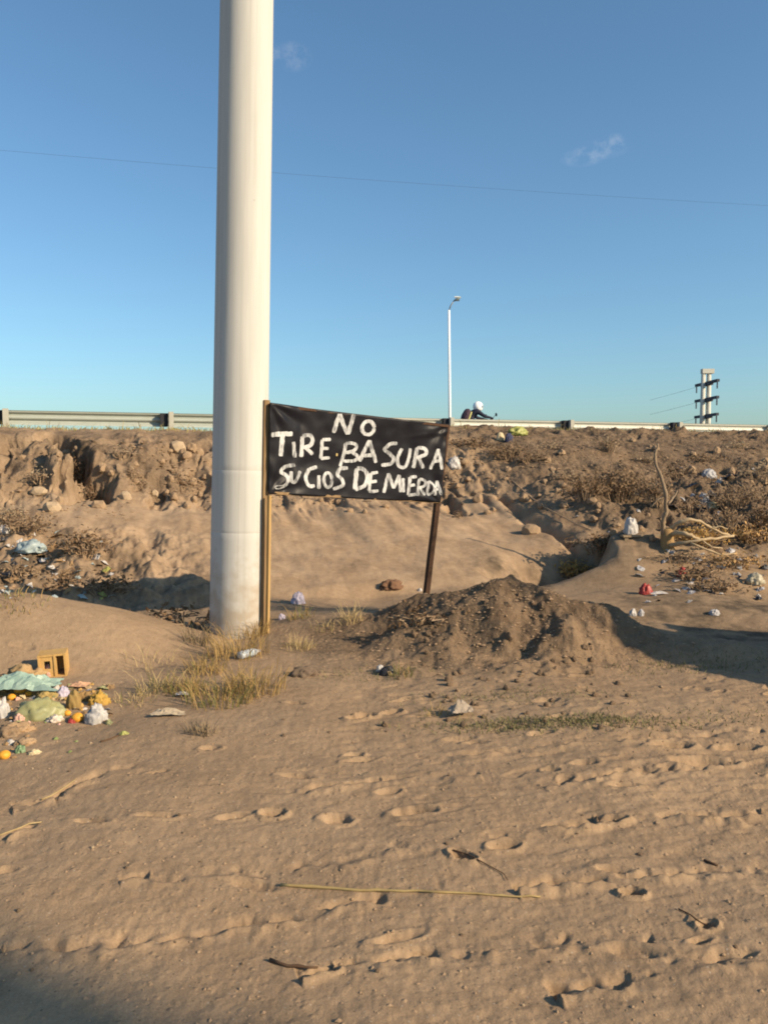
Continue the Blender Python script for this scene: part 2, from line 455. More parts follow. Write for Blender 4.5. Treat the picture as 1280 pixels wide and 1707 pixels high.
GRID = []
def Hq(x, y):
    """height of the finished ground sheet, read back from its grid (fast)"""
    ys, s, Z = GRID
    x = np.atleast_1d(np.asarray(x, float)); y = np.atleast_1d(np.asarray(y, float))
    yy = np.clip(y, 1.41, 24.9)
    j = np.clip(np.searchsorted(ys, yy) - 1, 0, len(ys) - 2)
    fy = (yy - ys[j]) / (ys[j + 1] - ys[j])
    q = np.clip((x / yy - s[0]) / (s[1] - s[0]), 0, len(s) - 1.001)
    i = q.astype(int); fx = q - i
    z = (Z[j, i] * (1 - fx) + Z[j, i + 1] * fx) * (1 - fy) + (Z[j + 1, i] * (1 - fx) + Z[j + 1, i + 1] * fx) * fy
    out = (y < 1.41) | (y > 24.9) | (x / yy < s[0]) | (x / yy > s[-1])
    if out.any(): z[out] = H(x[out], y[out])
    return z
def build_ground():
    ys = np.concatenate([-np.geomspace(60, 0.6, 26), np.linspace(-.3, 1.3, 12), np.geomspace(1.4, 25, 900)[:], np.geomspace(26, 4000, 34)])
    s = np.linspace(-.63, .66, 800)
    out_ = np.geomspace(.02, 4000, 46)
    w = np.where(ys > 1.4, ys, 1.4)
    w = np.where(ys > 60, 60 + (ys - 60) * .3, w)
    Y = np.repeat(ys[:, None], len(s) + 2 * len(out_), 1)
    X = np.concatenate([-.63 * w[:, None] - out_[None, ::-1], s[None, :] * w[:, None], .66 * w[:, None] + out_[None, :]], 1)
    Z = H(X.ravel(), Y.ravel()).reshape(X.shape)
    GRID.extend([ys, s, Z[:, len(out_):len(out_) + len(s)]])
    u, v, bank, face, right, left = zones(X, Y)
    # clods and undercuts: push the broken face in and out sideways
    am = face * (1 - .45 * right) * (v > 1.5)
    X2 = X + am * .08 * fbm(X * 2.6, Z * 3.4 + Y, 3, 80)
    Y2 = Y + am * .11 * fbm(X * 2.4 + 9, Z * 3.2 + Y, 3, 83)
    n, m = X.shape
    co = np.stack([X2, Y2, Z], -1).reshape(-1, 3)
    i = np.arange(n - 1)[:, None] * m + np.arange(m - 1)[None, :]
    f = np.stack([i, i + 1, i + m + 1, i + m], -1).reshape(-1)
    me = bpy.data.meshes.new('ground')
    me.vertices.add(n * m); me.vertices.foreach_set('co', co.ravel().astype(np.float32))
    nf = (n - 1) * (m - 1)
    me.loops.add(nf * 4); me.loops.foreach_set('vertex_index', f.astype(np.int32))
    me.polygons.add(nf); me.polygons.foreach_set('loop_start', (np.arange(nf) * 4).astype(np.int32))
    me.update(calc_edges=True)
    me.shade_smooth()
    # which soil lies where: r = reddish bank earth, g = darker dug earth, b = ash / rubbish stained soil, also dark soil in the hollows
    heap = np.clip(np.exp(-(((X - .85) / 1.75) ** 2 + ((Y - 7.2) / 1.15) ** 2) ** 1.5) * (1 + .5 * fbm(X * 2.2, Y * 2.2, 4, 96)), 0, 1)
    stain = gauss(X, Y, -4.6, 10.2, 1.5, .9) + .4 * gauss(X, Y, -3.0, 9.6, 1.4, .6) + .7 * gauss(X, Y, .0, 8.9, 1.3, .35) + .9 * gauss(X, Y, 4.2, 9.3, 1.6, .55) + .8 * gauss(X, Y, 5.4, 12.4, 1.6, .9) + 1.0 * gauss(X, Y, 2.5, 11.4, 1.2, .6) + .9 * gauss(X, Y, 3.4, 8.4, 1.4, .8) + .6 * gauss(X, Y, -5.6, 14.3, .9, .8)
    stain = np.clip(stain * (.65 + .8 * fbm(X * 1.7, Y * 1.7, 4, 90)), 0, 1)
    band = bank * sstep(v, -2, 0)
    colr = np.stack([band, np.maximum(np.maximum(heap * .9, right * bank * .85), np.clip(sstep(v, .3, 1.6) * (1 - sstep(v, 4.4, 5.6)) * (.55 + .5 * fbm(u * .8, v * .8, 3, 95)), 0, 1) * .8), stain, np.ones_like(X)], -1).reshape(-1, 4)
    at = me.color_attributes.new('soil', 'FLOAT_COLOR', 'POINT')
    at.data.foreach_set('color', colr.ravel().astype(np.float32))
    o = bpy.data.objects.new('ground', me)
    COL.objects.link(o)
    o['kind'] = 'structure'
    o['label'] = 'dry sandy ground rising to a broken earth bank'
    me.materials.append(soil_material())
    return o

def soil_material():
    m = bpy.data.materials.new('soil')
    m.use_nodes = True
    t = m.node_tree
    b = t.nodes['Principled BSDF']
    b.inputs['Roughness'].default_value = 1.0
    b.inputs['Specular IOR Level'].default_value = 0.05
    geo = t.nodes.new('ShaderNodeNewGeometry')
    pos = geo.outputs['Position']
    def noise(scale, detail=4, rough=.6, vec=None):
        n = t.nodes.new('ShaderNodeTexNoise')
        n.inputs['Scale'].default_value = scale; n.inputs['Detail'].default_value = detail; n.inputs['Roughness'].default_value = rough
        t.links.new(vec or pos, n.inputs['Vector'])
        return n.outputs['Fac']
    def ramp(x, a, c, lo=0.0, hi=1.0):
        n = t.nodes.new('ShaderNodeMapRange')
        for i, q in enumerate((a, c, lo, hi)): n.inputs[i + 1].default_value = q
        t.links.new(x, n.inputs[0]); return n.outputs[0]
    def mixc(f, a, c, mode='MIX'):
        n = t.nodes.new('ShaderNodeMix'); n.data_type = 'RGBA'; n.blend_type = mode
        for s_, q in ((0, f), (6, a), (7, c)):
            if isinstance(q, tuple): n.inputs[s_].default_value = (*q, 1)
            elif isinstance(q, float): n.inputs[s_].default_value = q
            else: t.links.new(q, n.inputs[s_])
        return n.outputs[2]
    def mul(a, c):
        n = t.nodes.new('ShaderNodeMath'); n.operation = 'MULTIPLY'
        for s_, q in ((0, a), (1, c)):
            if isinstance(q, float): n.inputs[s_].default_value = q
            else: t.links.new(q, n.inputs[s_])
        return n.outputs[0]
    at = t.nodes.new('ShaderNodeAttribute'); at.attribute_name = 'soil'
    sep = t.nodes.new('ShaderNodeSeparateColor')
    t.links.new(at.outputs['Color'], sep.inputs[0])
    yard = mixc(ramp(noise(1.1, 5), .32, .68), YARD_A, YARD_B)
    bank = mixc(ramp(noise(1.6, 5), .35, .65), BANK_A, BANK_B)
    c = mixc(sep.outputs[0], yard, bank)
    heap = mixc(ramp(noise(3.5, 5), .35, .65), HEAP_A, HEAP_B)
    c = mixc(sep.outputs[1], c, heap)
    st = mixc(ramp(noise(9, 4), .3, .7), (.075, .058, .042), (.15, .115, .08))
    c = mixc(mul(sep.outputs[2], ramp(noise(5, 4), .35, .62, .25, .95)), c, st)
    # mottling, pale grit and dark bits
    c = mixc(ramp(noise(14, 6, .7), .3, .7, .0, 1.0), mixc(1.0, c, (.84, .83, .81), 'MULTIPLY'), c)
    c = mixc(ramp(noise(2.2, 7, .75), .42, .62, .0, 1.0), c, mixc(1.0, c, (.78, .77, .77), 'MULTIPLY'))
    vor = t.nodes.new('ShaderNodeTexVoronoi'); vor.inputs['Scale'].default_value = 55
    t.links.new(pos, vor.inputs['Vector'])
    vs = t.nodes.new('ShaderNodeSeparateColor'); t.links.new(vor.outputs['Color'], vs.inputs[0])
    grit = mul(ramp(vor.outputs['Distance'], .16, .24, 1.0, 0.0), ramp(vs.outputs[0], .86, .9))
    c = mixc(mul(grit, .55), c, (.44, .37, .29))
    dark = mul(ramp(vor.outputs['Distance'], .16, .26, 1.0, 0.0), ramp(vs.outputs[1], .88, .92))
    c = mixc(mul(dark, .6), c, (.10, .075, .05))
    c = mixc(ramp(noise(130, 3, .7), .3, .7), mixc(1.0, c, (.86, .85, .84), 'MULTIPLY'), mixc(1.0, c, (1.10, 1.10, 1.10), 'MULTIPLY'))
    t.links.new(c, b.inputs['Base Color'])
    def bump(h, dist, strength, prev=None):
        n = t.nodes.new('ShaderNodeBump'); n.inputs['Distance'].default_value = dist; n.inputs['Strength'].default_value = strength
        t.links.new(h, n.inputs['Height'])
        if prev: t.links.new(prev, n.inputs['Normal'])
        return n.outputs[0]
    mid = bump(mul(noise(11, 6, .7), ramp(sep.outputs[1], .05, .7, .0, 1.0)), .055, .85)
    vk = t.nodes.new('ShaderNodeTexVoronoi'); vk.feature = 'DISTANCE_TO_EDGE'; vk.inputs['Scale'].default_value = 9
    t.links.new(pos, vk.inputs['Vector'])
    mid = bump(mul(ramp(vk.outputs['Distance'], .0, .22), ramp(sep.outputs[1], .1, .8)), .010, .6, mid)
    b1 = bump(noise(60, 6, .72), .006, .75, mid)
    vb = t.nodes.new('ShaderNodeTexVoronoi'); vb.inputs['Scale'].default_value = 38
    t.links.new(pos, vb.inputs['Vector'])
    vcs = t.nodes.new('ShaderNodeSeparateColor'); t.links.new(vb.outputs['Color'], vcs.inputs[0])
    b1 = bump(mul(ramp(vb.outputs['Distance'], .05, .45, 1.0, 0.0), ramp(vcs.outputs[0], .7, 1.0)), .006, .7, b1)
    b2 = bump(noise(210, 4, .6), .002, .7, b1)
    t.links.new(b2, b.inputs['Normal'])
    return m
YARD_A, YARD_B = (.320, .223, .138), (.395, .282, .179)
BANK_A, BANK_B = (.350, .243, .152), (.435, .312, .202)
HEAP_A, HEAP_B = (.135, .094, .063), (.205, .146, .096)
ground = build_ground()

_T = np.concatenate([np.arange(1.8, 9, .05), np.arange(9, 30, .09)])
def hz(x, y):
    return float(Hq(x, y)[0])
def hit(px, py):
    """the point of the ground seen at a place of the photograph"""
    d = world_dir(px, py)
    T = _T
    for stage in range(2):
        X, Y, Zr = d.x * T, d.y * T, CAMZ + d.z * T
        below = Zr <= Hq(X, Y)
        i = int(np.argmax(below)) if below.any() else len(T) - 1
        x, y = X[i], Y[i]
        if stage == 0: T = np.linspace(T[max(i - 1, 0)], T[i], 16)
    return Vector((x, y, hz(x, y)))
def at(px, py, depth):
    d = world_dir(px, py)
    t = depth / d.y
    return Vector((d.x * t, depth, CAMZ + d.z * t))

# the road on top of the bank
asph = mat('asphalt', (.05, .05, .052), .9, (.075, .073, .07), 6, bump=.3, bscale=90)
paint = mat('road_paint', (.72, .71, .68), .7, (.5, .49, .46), 5)
def strip(name, v0, v1, z, m, u0=-80, u1=90, parent=None):
    q = [on_rail(u0, v0, z), on_rail(u1, v0, z), on_rail(u1, v1, z), on_rail(u0, v1, z)]
    return link_mesh(name, q, [[0, 1, 2, 3]], m, parent)
road = strip('road', -1.6, -10.4, 2.012, asph)
road['kind'] = 'structure'; road['label'] = 'asphalt road on top of the bank'
strip('edge_line', -2.0, -2.12, 2.018, paint, parent=road)
strip('edge_line', -9.9, -10.02, 2.018, paint, parent=road)
for k in range(-8, 12):
    strip('lane_dash', -5.95, -6.07, 2.018, paint, k * 8.0, k * 8.0 + 3, parent=road)
# ------------------------------------------------------------------ big concrete power pole
def concrete_mat():
    m = mat('pole_concrete', (.44, .43, .395), .85, (.535, .52, .48), 2.2, 5, bump=.12, bscale=30, stretch=(7, 7, .5), contrast=1.7, bdist=.004, spec=.25)
    t = m.node_tree; b = t.nodes['Principled BSDF']
    src = b.inputs['Base Color'].links[0].from_socket
    tcn = t.nodes.new('ShaderNodeTexCoord'); sp_ = t.nodes.new('ShaderNodeSeparateXYZ'); t.links.new(tcn.outputs['Object'], sp_.inputs[0])
    n = t.nodes.new('ShaderNodeTexNoise'); n.inputs['Scale'].default_value = 9; n.inputs['Detail'].default_value = 6; t.links.new(tcn.outputs['Object'], n.inputs['Vector'])
    ma = t.nodes.new('ShaderNodeMath'); ma.operation = 'MULTIPLY_ADD'; ma.inputs[1].default_value = -1.6; t.links.new(n.outputs['Fac'], ma.inputs[0]); 
    ad = t.nodes.new('ShaderNodeMath'); ad.operation = 'ADD'; t.links.new(sp_.outputs['Z'], ad.inputs[0]); t.links.new(ma.outputs[0], ad.inputs[1]); ma.inputs[2].default_value = .8
    mr = t.nodes.new('ShaderNodeMapRange'); mr.inputs[1].default_value = .35; mr.inputs[2].default_value = 1.0; mr.inputs[3].default_value = .75; mr.inputs[4].default_value = 0; t.links.new(ad.outputs[0], mr.inputs[0])
    mx_ = t.nodes.new('ShaderNodeMix'); mx_.data_type = 'RGBA'; t.links.new(mr.outputs[0], mx_.inputs[0]); t.links.new(src, mx_.inputs[6]); mx_.inputs[7].default_value = (.34, .27, .19, 1)
    # thin rain streaks and blotches of grime
    mp = t.nodes.new('ShaderNodeMapping'); mp.inputs['Scale'].default_value = (22, 22, .35); t.links.new(tcn.outputs['Object'], mp.inputs['Vector'])
    n2 = t.nodes.new('ShaderNodeTexNoise'); n2.inputs['Scale'].default_value = 1.0; n2.inputs['Detail'].default_value = 5; t.links.new(mp.outputs[0], n2.inputs['Vector'])
    m2 = t.nodes.new('ShaderNodeMapRange'); m2.inputs[1].default_value = .52; m2.inputs[2].default_value = .78; m2.inputs[3].default_value = 0; m2.inputs[4].default_value = .45; t.links.new(n2.outputs['Fac'], m2.inputs[0])
    m3 = t.nodes.new('ShaderNodeMix'); m3.data_type = 'RGBA'; t.links.new(m2.outputs[0], m3.inputs[0]); t.links.new(mx_.outputs[2], m3.inputs[6]); m3.inputs[7].default_value = (.30, .285, .25, 1)
    v = t.nodes.new('ShaderNodeTexVoronoi'); v.inputs['Scale'].default_value = 7; t.links.new(tcn.outputs['Object'], v.inputs['Vector'])
    vc = t.nodes.new('ShaderNodeSeparateColor'); t.links.new(v.outputs['Color'], vc.inputs[0])
    m4 = t.nodes.new('ShaderNodeMapRange'); m4.inputs[1].default_value = .03; m4.inputs[2].default_value = .07; m4.inputs[3].default_value = .55; m4.inputs[4].default_value = 0; t.links.new(v.outputs['Distance'], m4.inputs[0])
    g = t.nodes.new('ShaderNodeMath'); g.operation = 'GREATER_THAN'; g.inputs[1].default_value = .86; t.links.new(vc.outputs[0], g.inputs[0])
    gm = t.nodes.new('ShaderNodeMath'); gm.operation = 'MULTIPLY'; t.links.new(g.outputs[0], gm.inputs[0]); t.links.new(m4.outputs[0], gm.inputs[1])
    m5 = t.nodes.new('ShaderNodeMix'); m5.data_type = 'RGBA'; t.links.new(gm.outputs[0], m5.inputs[0]); t.links.new(m3.outputs[2], m5.inputs[6]); m5.inputs[7].default_value = (.18, .165, .14, 1)
    t.links.new(m5.outputs[2], b.inputs['Base Color'])
    return m
pole = empty('utility_pole', 'thick pale concrete power pole rising past the top of the picture', 'pole', (-1.385, 7.56, hz(-1.385, 7.56) - .25))
mb = MB()
prof = []
def prad(h): return .264 - .0045 * h
seams = (1.22, 1.79)
h = 0.0
while h <= 12.01:
    for s_ in seams:
        if abs(h - s_) < .026:
            prof += [(prad(s_ - .006), s_ - .006), (prad(s_) - .0012, s_ - .002), (prad(s_) - .0012, s_ + .002), (prad(s_ + .006), s_ + .006)]
            break
    else:
        prof.append((prad(h), h))
    h += .05
prof.append((.02, 12.06))
mb.lathe(prof, 64)
sh = mb.build('shaft', concrete_mat(), pole, True)
mb = MB(); mb.box((0, 0, 11.2), (2.4, .16, .2)); mb.build('crossarm', MATS['pole_concrete'], pole)
for k in (-1.05, -.5, .5, 1.05):
    mb = MB(); mb.lathe([(.03, 0), (.07, .04), (.035, .07), (.07, .11), (.035, .14), (.06, .18), (.02, .22)], 14, (k, 0, 11.3)); mb.build('insulator', mat('porcelain', (.25, .12, .07), .25, spec=.5), pole, True)
pole.rotation_euler = (0, R(1.45), 0)

# ------------------------------------------------------------------ hand-painted sign
TL, TR_, BL, BR = at(449, 671, 7.42), at(748, 707, 8.62), at(447, 823, 7.42), at(733, 838, 8.62)
ex = (TR_ - TL); ey = (BL - TL)
nrm = ex.cross(ey).normalized()
if nrm.y > 0: nrm = -nrm
sign = empty('protest_sign', 'black plastic sign on two posts with hand-painted white Spanish lettering', 'sign', (TL.x, TL.y, hz(TL.x, TL.y)))
SI = Matrix.Translation(-sign.location)
def pl(s_, t_):
    a = TL.lerp(TR_, s_); b = BL.lerp(BR, s_)
    return a.lerp(b, t_)
def wrinkle(s_, t_):
    w = .010 * mnoise.noise(Vector((s_ * 7, t_ * 4, 1))) + .012 * math.sin((s_ * 1.0 + t_ * .9) * 9 + 1.0) * math.exp(-((s_ - .93) / .10) ** 2 - ((t_ - .1) / .3) ** 2)
    w += .016 * max(0, 1 - abs(s_ - .04 - .14 * t_) / .09) * (1 - .5 * t_) - .012 * max(0, 1 - abs(s_ - .085 - .10 * (1 - t_)) / .06)
    w += .012 * max(0, 1 - abs(t_ - .10 - (1 - s_) * .45) / .04) * sstep(np.array(s_), .7, .95).item()
    w += .010 * mnoise.noise(Vector((s_ * 18, t_ * 8, 5))) * (.4 + abs(s_ - .5))
    for k_, (cs, ct) in enumerate(((0, 0), (0, 1), (1, 0), (1, 1))):
        dx_, dy_ = (s_ - cs) * 2.2, (t_ - ct)
        rr_ = math.hypot(dx_, dy_); w += .011 * math.sin(math.atan2(dy_, dx_) * 9 + k_) * math.exp(-((rr_ - .22) / .16) ** 2)
    w += -.022 * math.sin(s_ * math.pi) * math.sin(t_ * math.pi)
    return w
def edge(s_, t_):
    # cut film: sagging upper and lower edge
    return .012 * math.sin(s_ * math.pi) * (1 - t_) - .006 * math.sin(s_ * 9) * t_ * .5
def surf(s_, t_, off=0.0):
    p = pl(s_, t_) + nrm * (wrinkle(s_, t_) + off)
    p.z -= edge(s_, t_)
    return SI @ p
NS, NT = 130, 56
vs = [surf(i / NS, j / NT) for j in range(NT + 1) for i in range(NS + 1)]
fs = [[j * (NS + 1) + i, j * (NS + 1) + i + 1, (j + 1) * (NS + 1) + i + 1, (j + 1) * (NS + 1) + i] for j in range(NT) for i in range(NS)]
film = mat('black_film', (.010, .0095, .012), .38, (.016, .015, .018), 5, bump=.06, bscale=22, spec=.13, bdist=.01)
banner = link_mesh('banner', vs, fs, film, sign, True)
so = banner.modifiers.new('thickness', 'SOLIDIFY'); so.thickness = .002; so.offset = -1
# letters, stroke by stroke
def crop(px, py):
    return 420 + px / 3.5556, 640 + py / 3.5556
def sign_st(px, py):
    d = world_dir(*crop(px, py)); o_ = Vector((0, 0, CAMZ))
    n_ = ex.cross(ey); t_ = (TL - o_).dot(n_) / d.dot(n_)
    p = o_ + d * t_ - TL
    a, b, c = ex.dot(ex), ex.dot(ey), ey.dot(ey); q, r = p.dot(ex), p.dot(ey)
    dt = a * c - b * b
    s0, t0 = (c * q - b * r) / dt, (a * r - b * q) / dt
    # the lower edge is a little shorter than the upper one
    k = (BR - BL).length / ex.length
    for _ in range(3): s1 = s0 / (1 + (k - 1) * t0)
    return s1, t0
def ell(cx, cy, rx, ry, n=18, a0=0):
    return [(cx + rx * math.cos(a0 + 2 * math.pi * i / n), cy + ry * math.sin(a0 + 2 * math.pi * i / n)) for i in range(n + 1)]
LET = [
 ('N', [[(488, 284), (503, 230), (520, 172)], [(520, 172), (545, 235), (574, 292)], [(574, 292), (588, 235), (603, 172)]], 25),
 ('O', [ell(690, 254, 36, 40)], 22),
 ('T', [[(112, 302), (170, 296), (240, 294)], [(182, 298), (176, 360), (171, 428)]], 29),
 ('I', [[(246, 342), (258, 436)]], 24),
 ('R', [[(302, 308), (296, 432)], [(302, 308), (342, 300), (362, 326), (348, 362), (306, 376)], [(318, 372), (366, 416)]], 24),
 ('E', [[(420, 326), (416, 440)], [(420, 326), (472, 324)], [(420, 380), (460, 378)], [(416, 440), (470, 434)]], 20),
 ('dot', [[(506, 415), (516, 415)]], 22),
 ('B', [[(562, 345), (550, 420), (532, 486)], [(562, 345), (612, 348), (626, 370), (604, 394), (556, 402)], [(600, 400), (634, 424), (616, 450), (552, 452)]], 20),
 ('A', [[(646, 454), (672, 392), (702, 328)], [(702, 328), (722, 390), (746, 462)], [(668, 420), (728, 416)]], 23),
 ('S', [[(868, 348), (828, 350), (796, 382), (826, 410), (850, 440), (830, 470), (778, 476)]], 22),
 ('U', [[(896, 378), (872, 432), (882, 482), (914, 490), (936, 448), (946, 378)]], 20),
 ('R', [[(988, 374), (966, 496)], [(988, 374), (1032, 382), (1036, 414), (986, 436)], [(998, 436), (1024, 498)]], 22),
 ('A', [[(1066, 504), (1108, 384)], [(1108, 384), (1134, 506)], [(1084, 458), (1128, 452)]], 19),
 ('S', [[(258, 480), (204, 490), (176, 520), (210, 545), (216, 578), (190, 608), (138, 614)]], 23),
 ('U', [[(236, 518), (234, 568), (254, 582), (288, 516)]], 20),
 ('C', [[(392, 490), (344, 508), (320, 558), (340, 604), (374, 602)]], 22),
 ('I', [[(402, 540), (399, 622)]], 20),
 ('O', [ell(455, 568, 24, 44)], 19),
 ('S', [[(578, 494), (532, 500), (514, 536), (540, 564), (544, 598), (486, 622)]], 22),
 ('D', [[(632, 496), (616, 622)], [(632, 494), (672, 502), (694, 542), (674, 598), (618, 622)]], 25),
 ('E', [[(716, 524), (700, 632)], [(716, 524), (758, 520)], [(710, 576), (750, 572)], [(700, 634), (758, 630)]], 19),
 ('M', [[(790, 642), (822, 526)], [(822, 526), (848, 616)], [(848, 616), (884, 536)], [(884, 536), (888, 640)]], 19),
 ('I', [[(906, 556), (906, 640)]], 18),
 ('E', [[(946, 550), (934, 658)], [(946, 550), (986, 548)], [(940, 600), (976, 598)], [(934, 660), (980, 652)]], 19),
 ('R', [[(1002, 560), (990, 662)], [(1002, 560), (1036, 574), (1032, 604), (996, 614)], [(1008, 614), (1032, 658)]], 17),
 ('D', [[(1054, 574), (1050, 656)], [(1054, 574), (1086, 598), (1080, 640), (1050, 658)]], 15),
 ('A', [[(1092, 660), (1110, 572)], [(1110, 572), (1130, 656)], [(1098, 624), (1124, 622)]], 14)]
def brush_mat():
    m = mat('white_brush_paint', (.80, .80, .80), .6, spec=.3)
    t = m.node_tree; b = t.nodes['Principled BSDF']
    tcn = t.nodes.new('ShaderNodeTexCoord')
    mp = t.nodes.new('ShaderNodeMapping'); mp.inputs['Scale'].default_value = (60, 60, 17)
    t.links.new(tcn.outputs['Object'], mp.inputs['Vector'])
    n = t.nodes.new('ShaderNodeTexNoise'); n.inputs['Scale'].default_value = 1.0; n.inputs['Detail'].default_value = 4
    t.links.new(mp.outputs[0], n.inputs['Vector'])
    n2 = t.nodes.new('ShaderNodeTexNoise'); n2.inputs['Scale'].default_value = 6.0; n2.inputs['Detail'].default_value = 2
    t.links.new(tcn.outputs['Object'], n2.inputs['Vector'])
    ad = t.nodes.new('ShaderNodeMath'); ad.operation = 'ADD'
    t.links.new(n.outputs['Fac'], ad.inputs[0]); t.links.new(n2.outputs['Fac'], ad.inputs[1])
    r = t.nodes.new('ShaderNodeValToRGB')
    for p_, c_ in ((0, (.12, .12, .125)), (1, (.52, .52, .51))):
        r.color_ramp.elements[p_].color = (*c_, 1)
    r.color_ramp.elements[0].position = .74; r.color_ramp.elements[1].position = 1.12
    sc_ = t.nodes.new('ShaderNodeMath'); sc_.operation = 'MULTIPLY'; sc_.inputs[1].default_value = .86
    t.links.new(ad.outputs[0], sc_.inputs[0])
    r.color_ramp.elements[0].position = .66; r.color_ramp.elements[1].position = .97
    t.links.new(sc_.outputs[0], r.inputs[0]); t.links.new(r.outputs[0], b.inputs['Base Color'])
    return m
bmat = brush_mat()
rg = random.Random(5)
def dense(pts, step=6.0):
    # rounded polyline
    o_ = []
    for i in range(len(pts) - 1):
        p0 = pts[max(i - 1, 0)]; p1 = pts[i]; p2 = pts[i + 1]; p3 = pts[min(i + 2, len(pts) - 1)]
        n = max(2, int(math.dist(p1, p2) / step))
        for k in range(n):
            t_ = k / n
            q = []
            for c in (0, 1):
                a, b, c_, d = p0[c], p1[c], p2[c], p3[c]
                q.append(.5 * (2 * b + (c_ - a) * t_ + (2 * a - 5 * b + 4 * c_ - d) * t_ * t_ + (3 * b - 3 * c_ + d - a) * t_ ** 3))
            o_.append(tuple(q))
    o_.append(pts[-1])
    return o_
layer = 0
for name, strokes, wd in LET:
    mb = MB()
    for st in strokes:
        layer = (layer + 1) % 5
        pts = dense(st)
        L = []; Rr = []
        seed = rg.random() * 50
        for i, p in enumerate(pts):
            a = pts[max(i - 1, 0)]; b = pts[min(i + 1, len(pts) - 1)]
            dx, dy = b[0] - a[0], b[1] - a[1]; l = math.hypot(dx, dy) or 1
            nx, ny = -dy / l, dx / l
            e = min(i, len(pts) - 1 - i)
            w = wd * .48 * (1 + .25 * mnoise.noise(Vector((i * .35, seed, 0)))) * (.62 if e == 0 else .92 if e == 1 else 1)
            w2 = wd * .48 * (1 + .25 * mnoise.noise(Vector((i * .35, seed, 9)))) * (.62 if e == 0 else .92 if e == 1 else 1)
            L.append(surf(*sign_st(p[0] + nx * w, p[1] + ny * w), .0035 + .0004 * layer))
            Rr.append(surf(*sign_st(p[0] - nx * w2, p[1] - ny * w2), .0035 + .0004 * layer))
        n = len(pts)
        mb.add(L + Rr, [[i, i + 1, n + i + 1, n + i] for i in range(n - 1)])
    o = mb.build('letter' if name != 'dot' else 'painted_dot', bmat, banner)
    o['label'] = 'hand-painted white letter ' + name if name != 'dot' else 'yellowish painted dot between two words'
    if name == 'dot':
        o.data.materials[0] = mat('ochre_dab', (.50, .38, .16), .7)
wood = mat('weathered_wood', (.30, .20, .10), .85, (.17, .105, .055), 3, 5, bump=.3, bscale=20, stretch=(9, 9, .8), contrast=2.5)
palewood = mat('yellow_wood', (.46, .30, .12), .8, (.34, .21, .085), 3, 5, bump=.3, bscale=20, stretch=(9, 9, .8))
rust = mat('dark_post_wood', (.085, .045, .026), .9, (.05, .028, .018), 3, 4, bump=.3, bscale=20, stretch=(9, 9, 1))
def bar(name, a, b, w, d, m, parent, yaw=None, bev=.0):
    a, b = Vector(a), Vector(b)
    z = (b - a).normalized()
    xd = Vector((math.cos(yaw), math.sin(yaw), 0)) if yaw is not None else Vector((1, 0, 0))
    y = z.cross(xd).normalized(); x = y.cross(z)
    M = Matrix((x, y, z)).transposed()
    mb = MB(); L = (b - a).length
    n = 10
    vs_ = []; rr_ = random.Random(int(L * 1000))
    for i in range(n + 1):
        jx, jy = rr_.uniform(-.03, .03) * w, rr_.uniform(-.03, .03) * w
        for sx_, sy_ in ((-1, -1), (1, -1), (1, 1), (-1, 1)):
            vs_.append(a + M @ Vector((sx_ * w / 2 + jx, sy_ * d / 2 + jy, L * i / n)))
    fs_ = [[i * 4 + k, i * 4 + (k + 1) % 4, (i + 1) * 4 + (k + 1) % 4, (i + 1) * 4 + k] for i in range(n) for k in range(4)]
    fs_ += [[3, 2, 1, 0], [n * 4 + k for k in range(4)]]
    mb.add([SI @ v_ if parent is sign else v_ for v_ in vs_], fs_)
    return mb.build(name, m, parent)
yaw = math.atan2(ex.y, ex.x)
p0 = at(440, 1064, 7.45); p0.z = hz(p0.x, p0.y) - .12
p1 = at(446, 667, 7.46)
bar('post', p0 + Vector((-.012, .0, 0)), p1 + Vector((-.012, 0, 0)), .055, .05, wood, sign, yaw)['label'] = 'squared brown wooden post on the pole side'
s0 = at(444, 1064, 7.40); s0.z = hz(s0.x, s0.y) - .1
bar('batten', s0 + Vector((.010, -.012, 0)), at(448.5, 826, 7.40) + Vector((.006, -.012, 0)), .026, .03, palewood, sign, yaw + .3)
q0 = at(705, 1010, 8.64); q0.z = hz(q0.x, q0.y) - .1
q1 = at(744, 708, 8.66)
bar('post', q0, q1, .056, .05, rust, sign, yaw)['label'] = 'leaning dark brown post on the far side'
bar('batten', BL + nrm * -.012 + Vector((0, 0, .008)), BR + nrm * -.012 + Vector((0, 0, .008)), .02, .025, wood, sign)
bar('batten', TL + nrm * -.012 - Vector((0, 0, .022)), TR_ + nrm * -.012 - Vector((0, 0, .022)), .02, .025, rust, sign)

# ------------------------------------------------------------------ guardrail on the bank
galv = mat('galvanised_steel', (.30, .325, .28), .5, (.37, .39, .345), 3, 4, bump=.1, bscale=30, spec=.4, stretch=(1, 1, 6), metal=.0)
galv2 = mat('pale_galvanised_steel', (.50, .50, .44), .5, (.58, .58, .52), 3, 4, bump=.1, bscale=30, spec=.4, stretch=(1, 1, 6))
postm = mat('rail_post_steel', (.42, .41, .35), .7, (.36, .34, .28), 6, 4)
rail = empty('guardrail', 'galvanised steel road guardrail running along the top of the bank', 'guardrail', on_rail(0, 0, 2.26))
RI = Matrix.Translation(-rail.location)
SP = 17.0 / 5
def beam_profile():
    # W-beam, hollow side toward the camera (v+), heights from the beam's underside
    return [(.0, 0), (.012, .012), (.02, .04), (.075, .075), (.08, .10), (.03, .13), (.02, .155), (.03, .18), (.08, .21), (.075, .235), (.02, .27), (.012, .298), (0, .31)]
ZB = 2.405
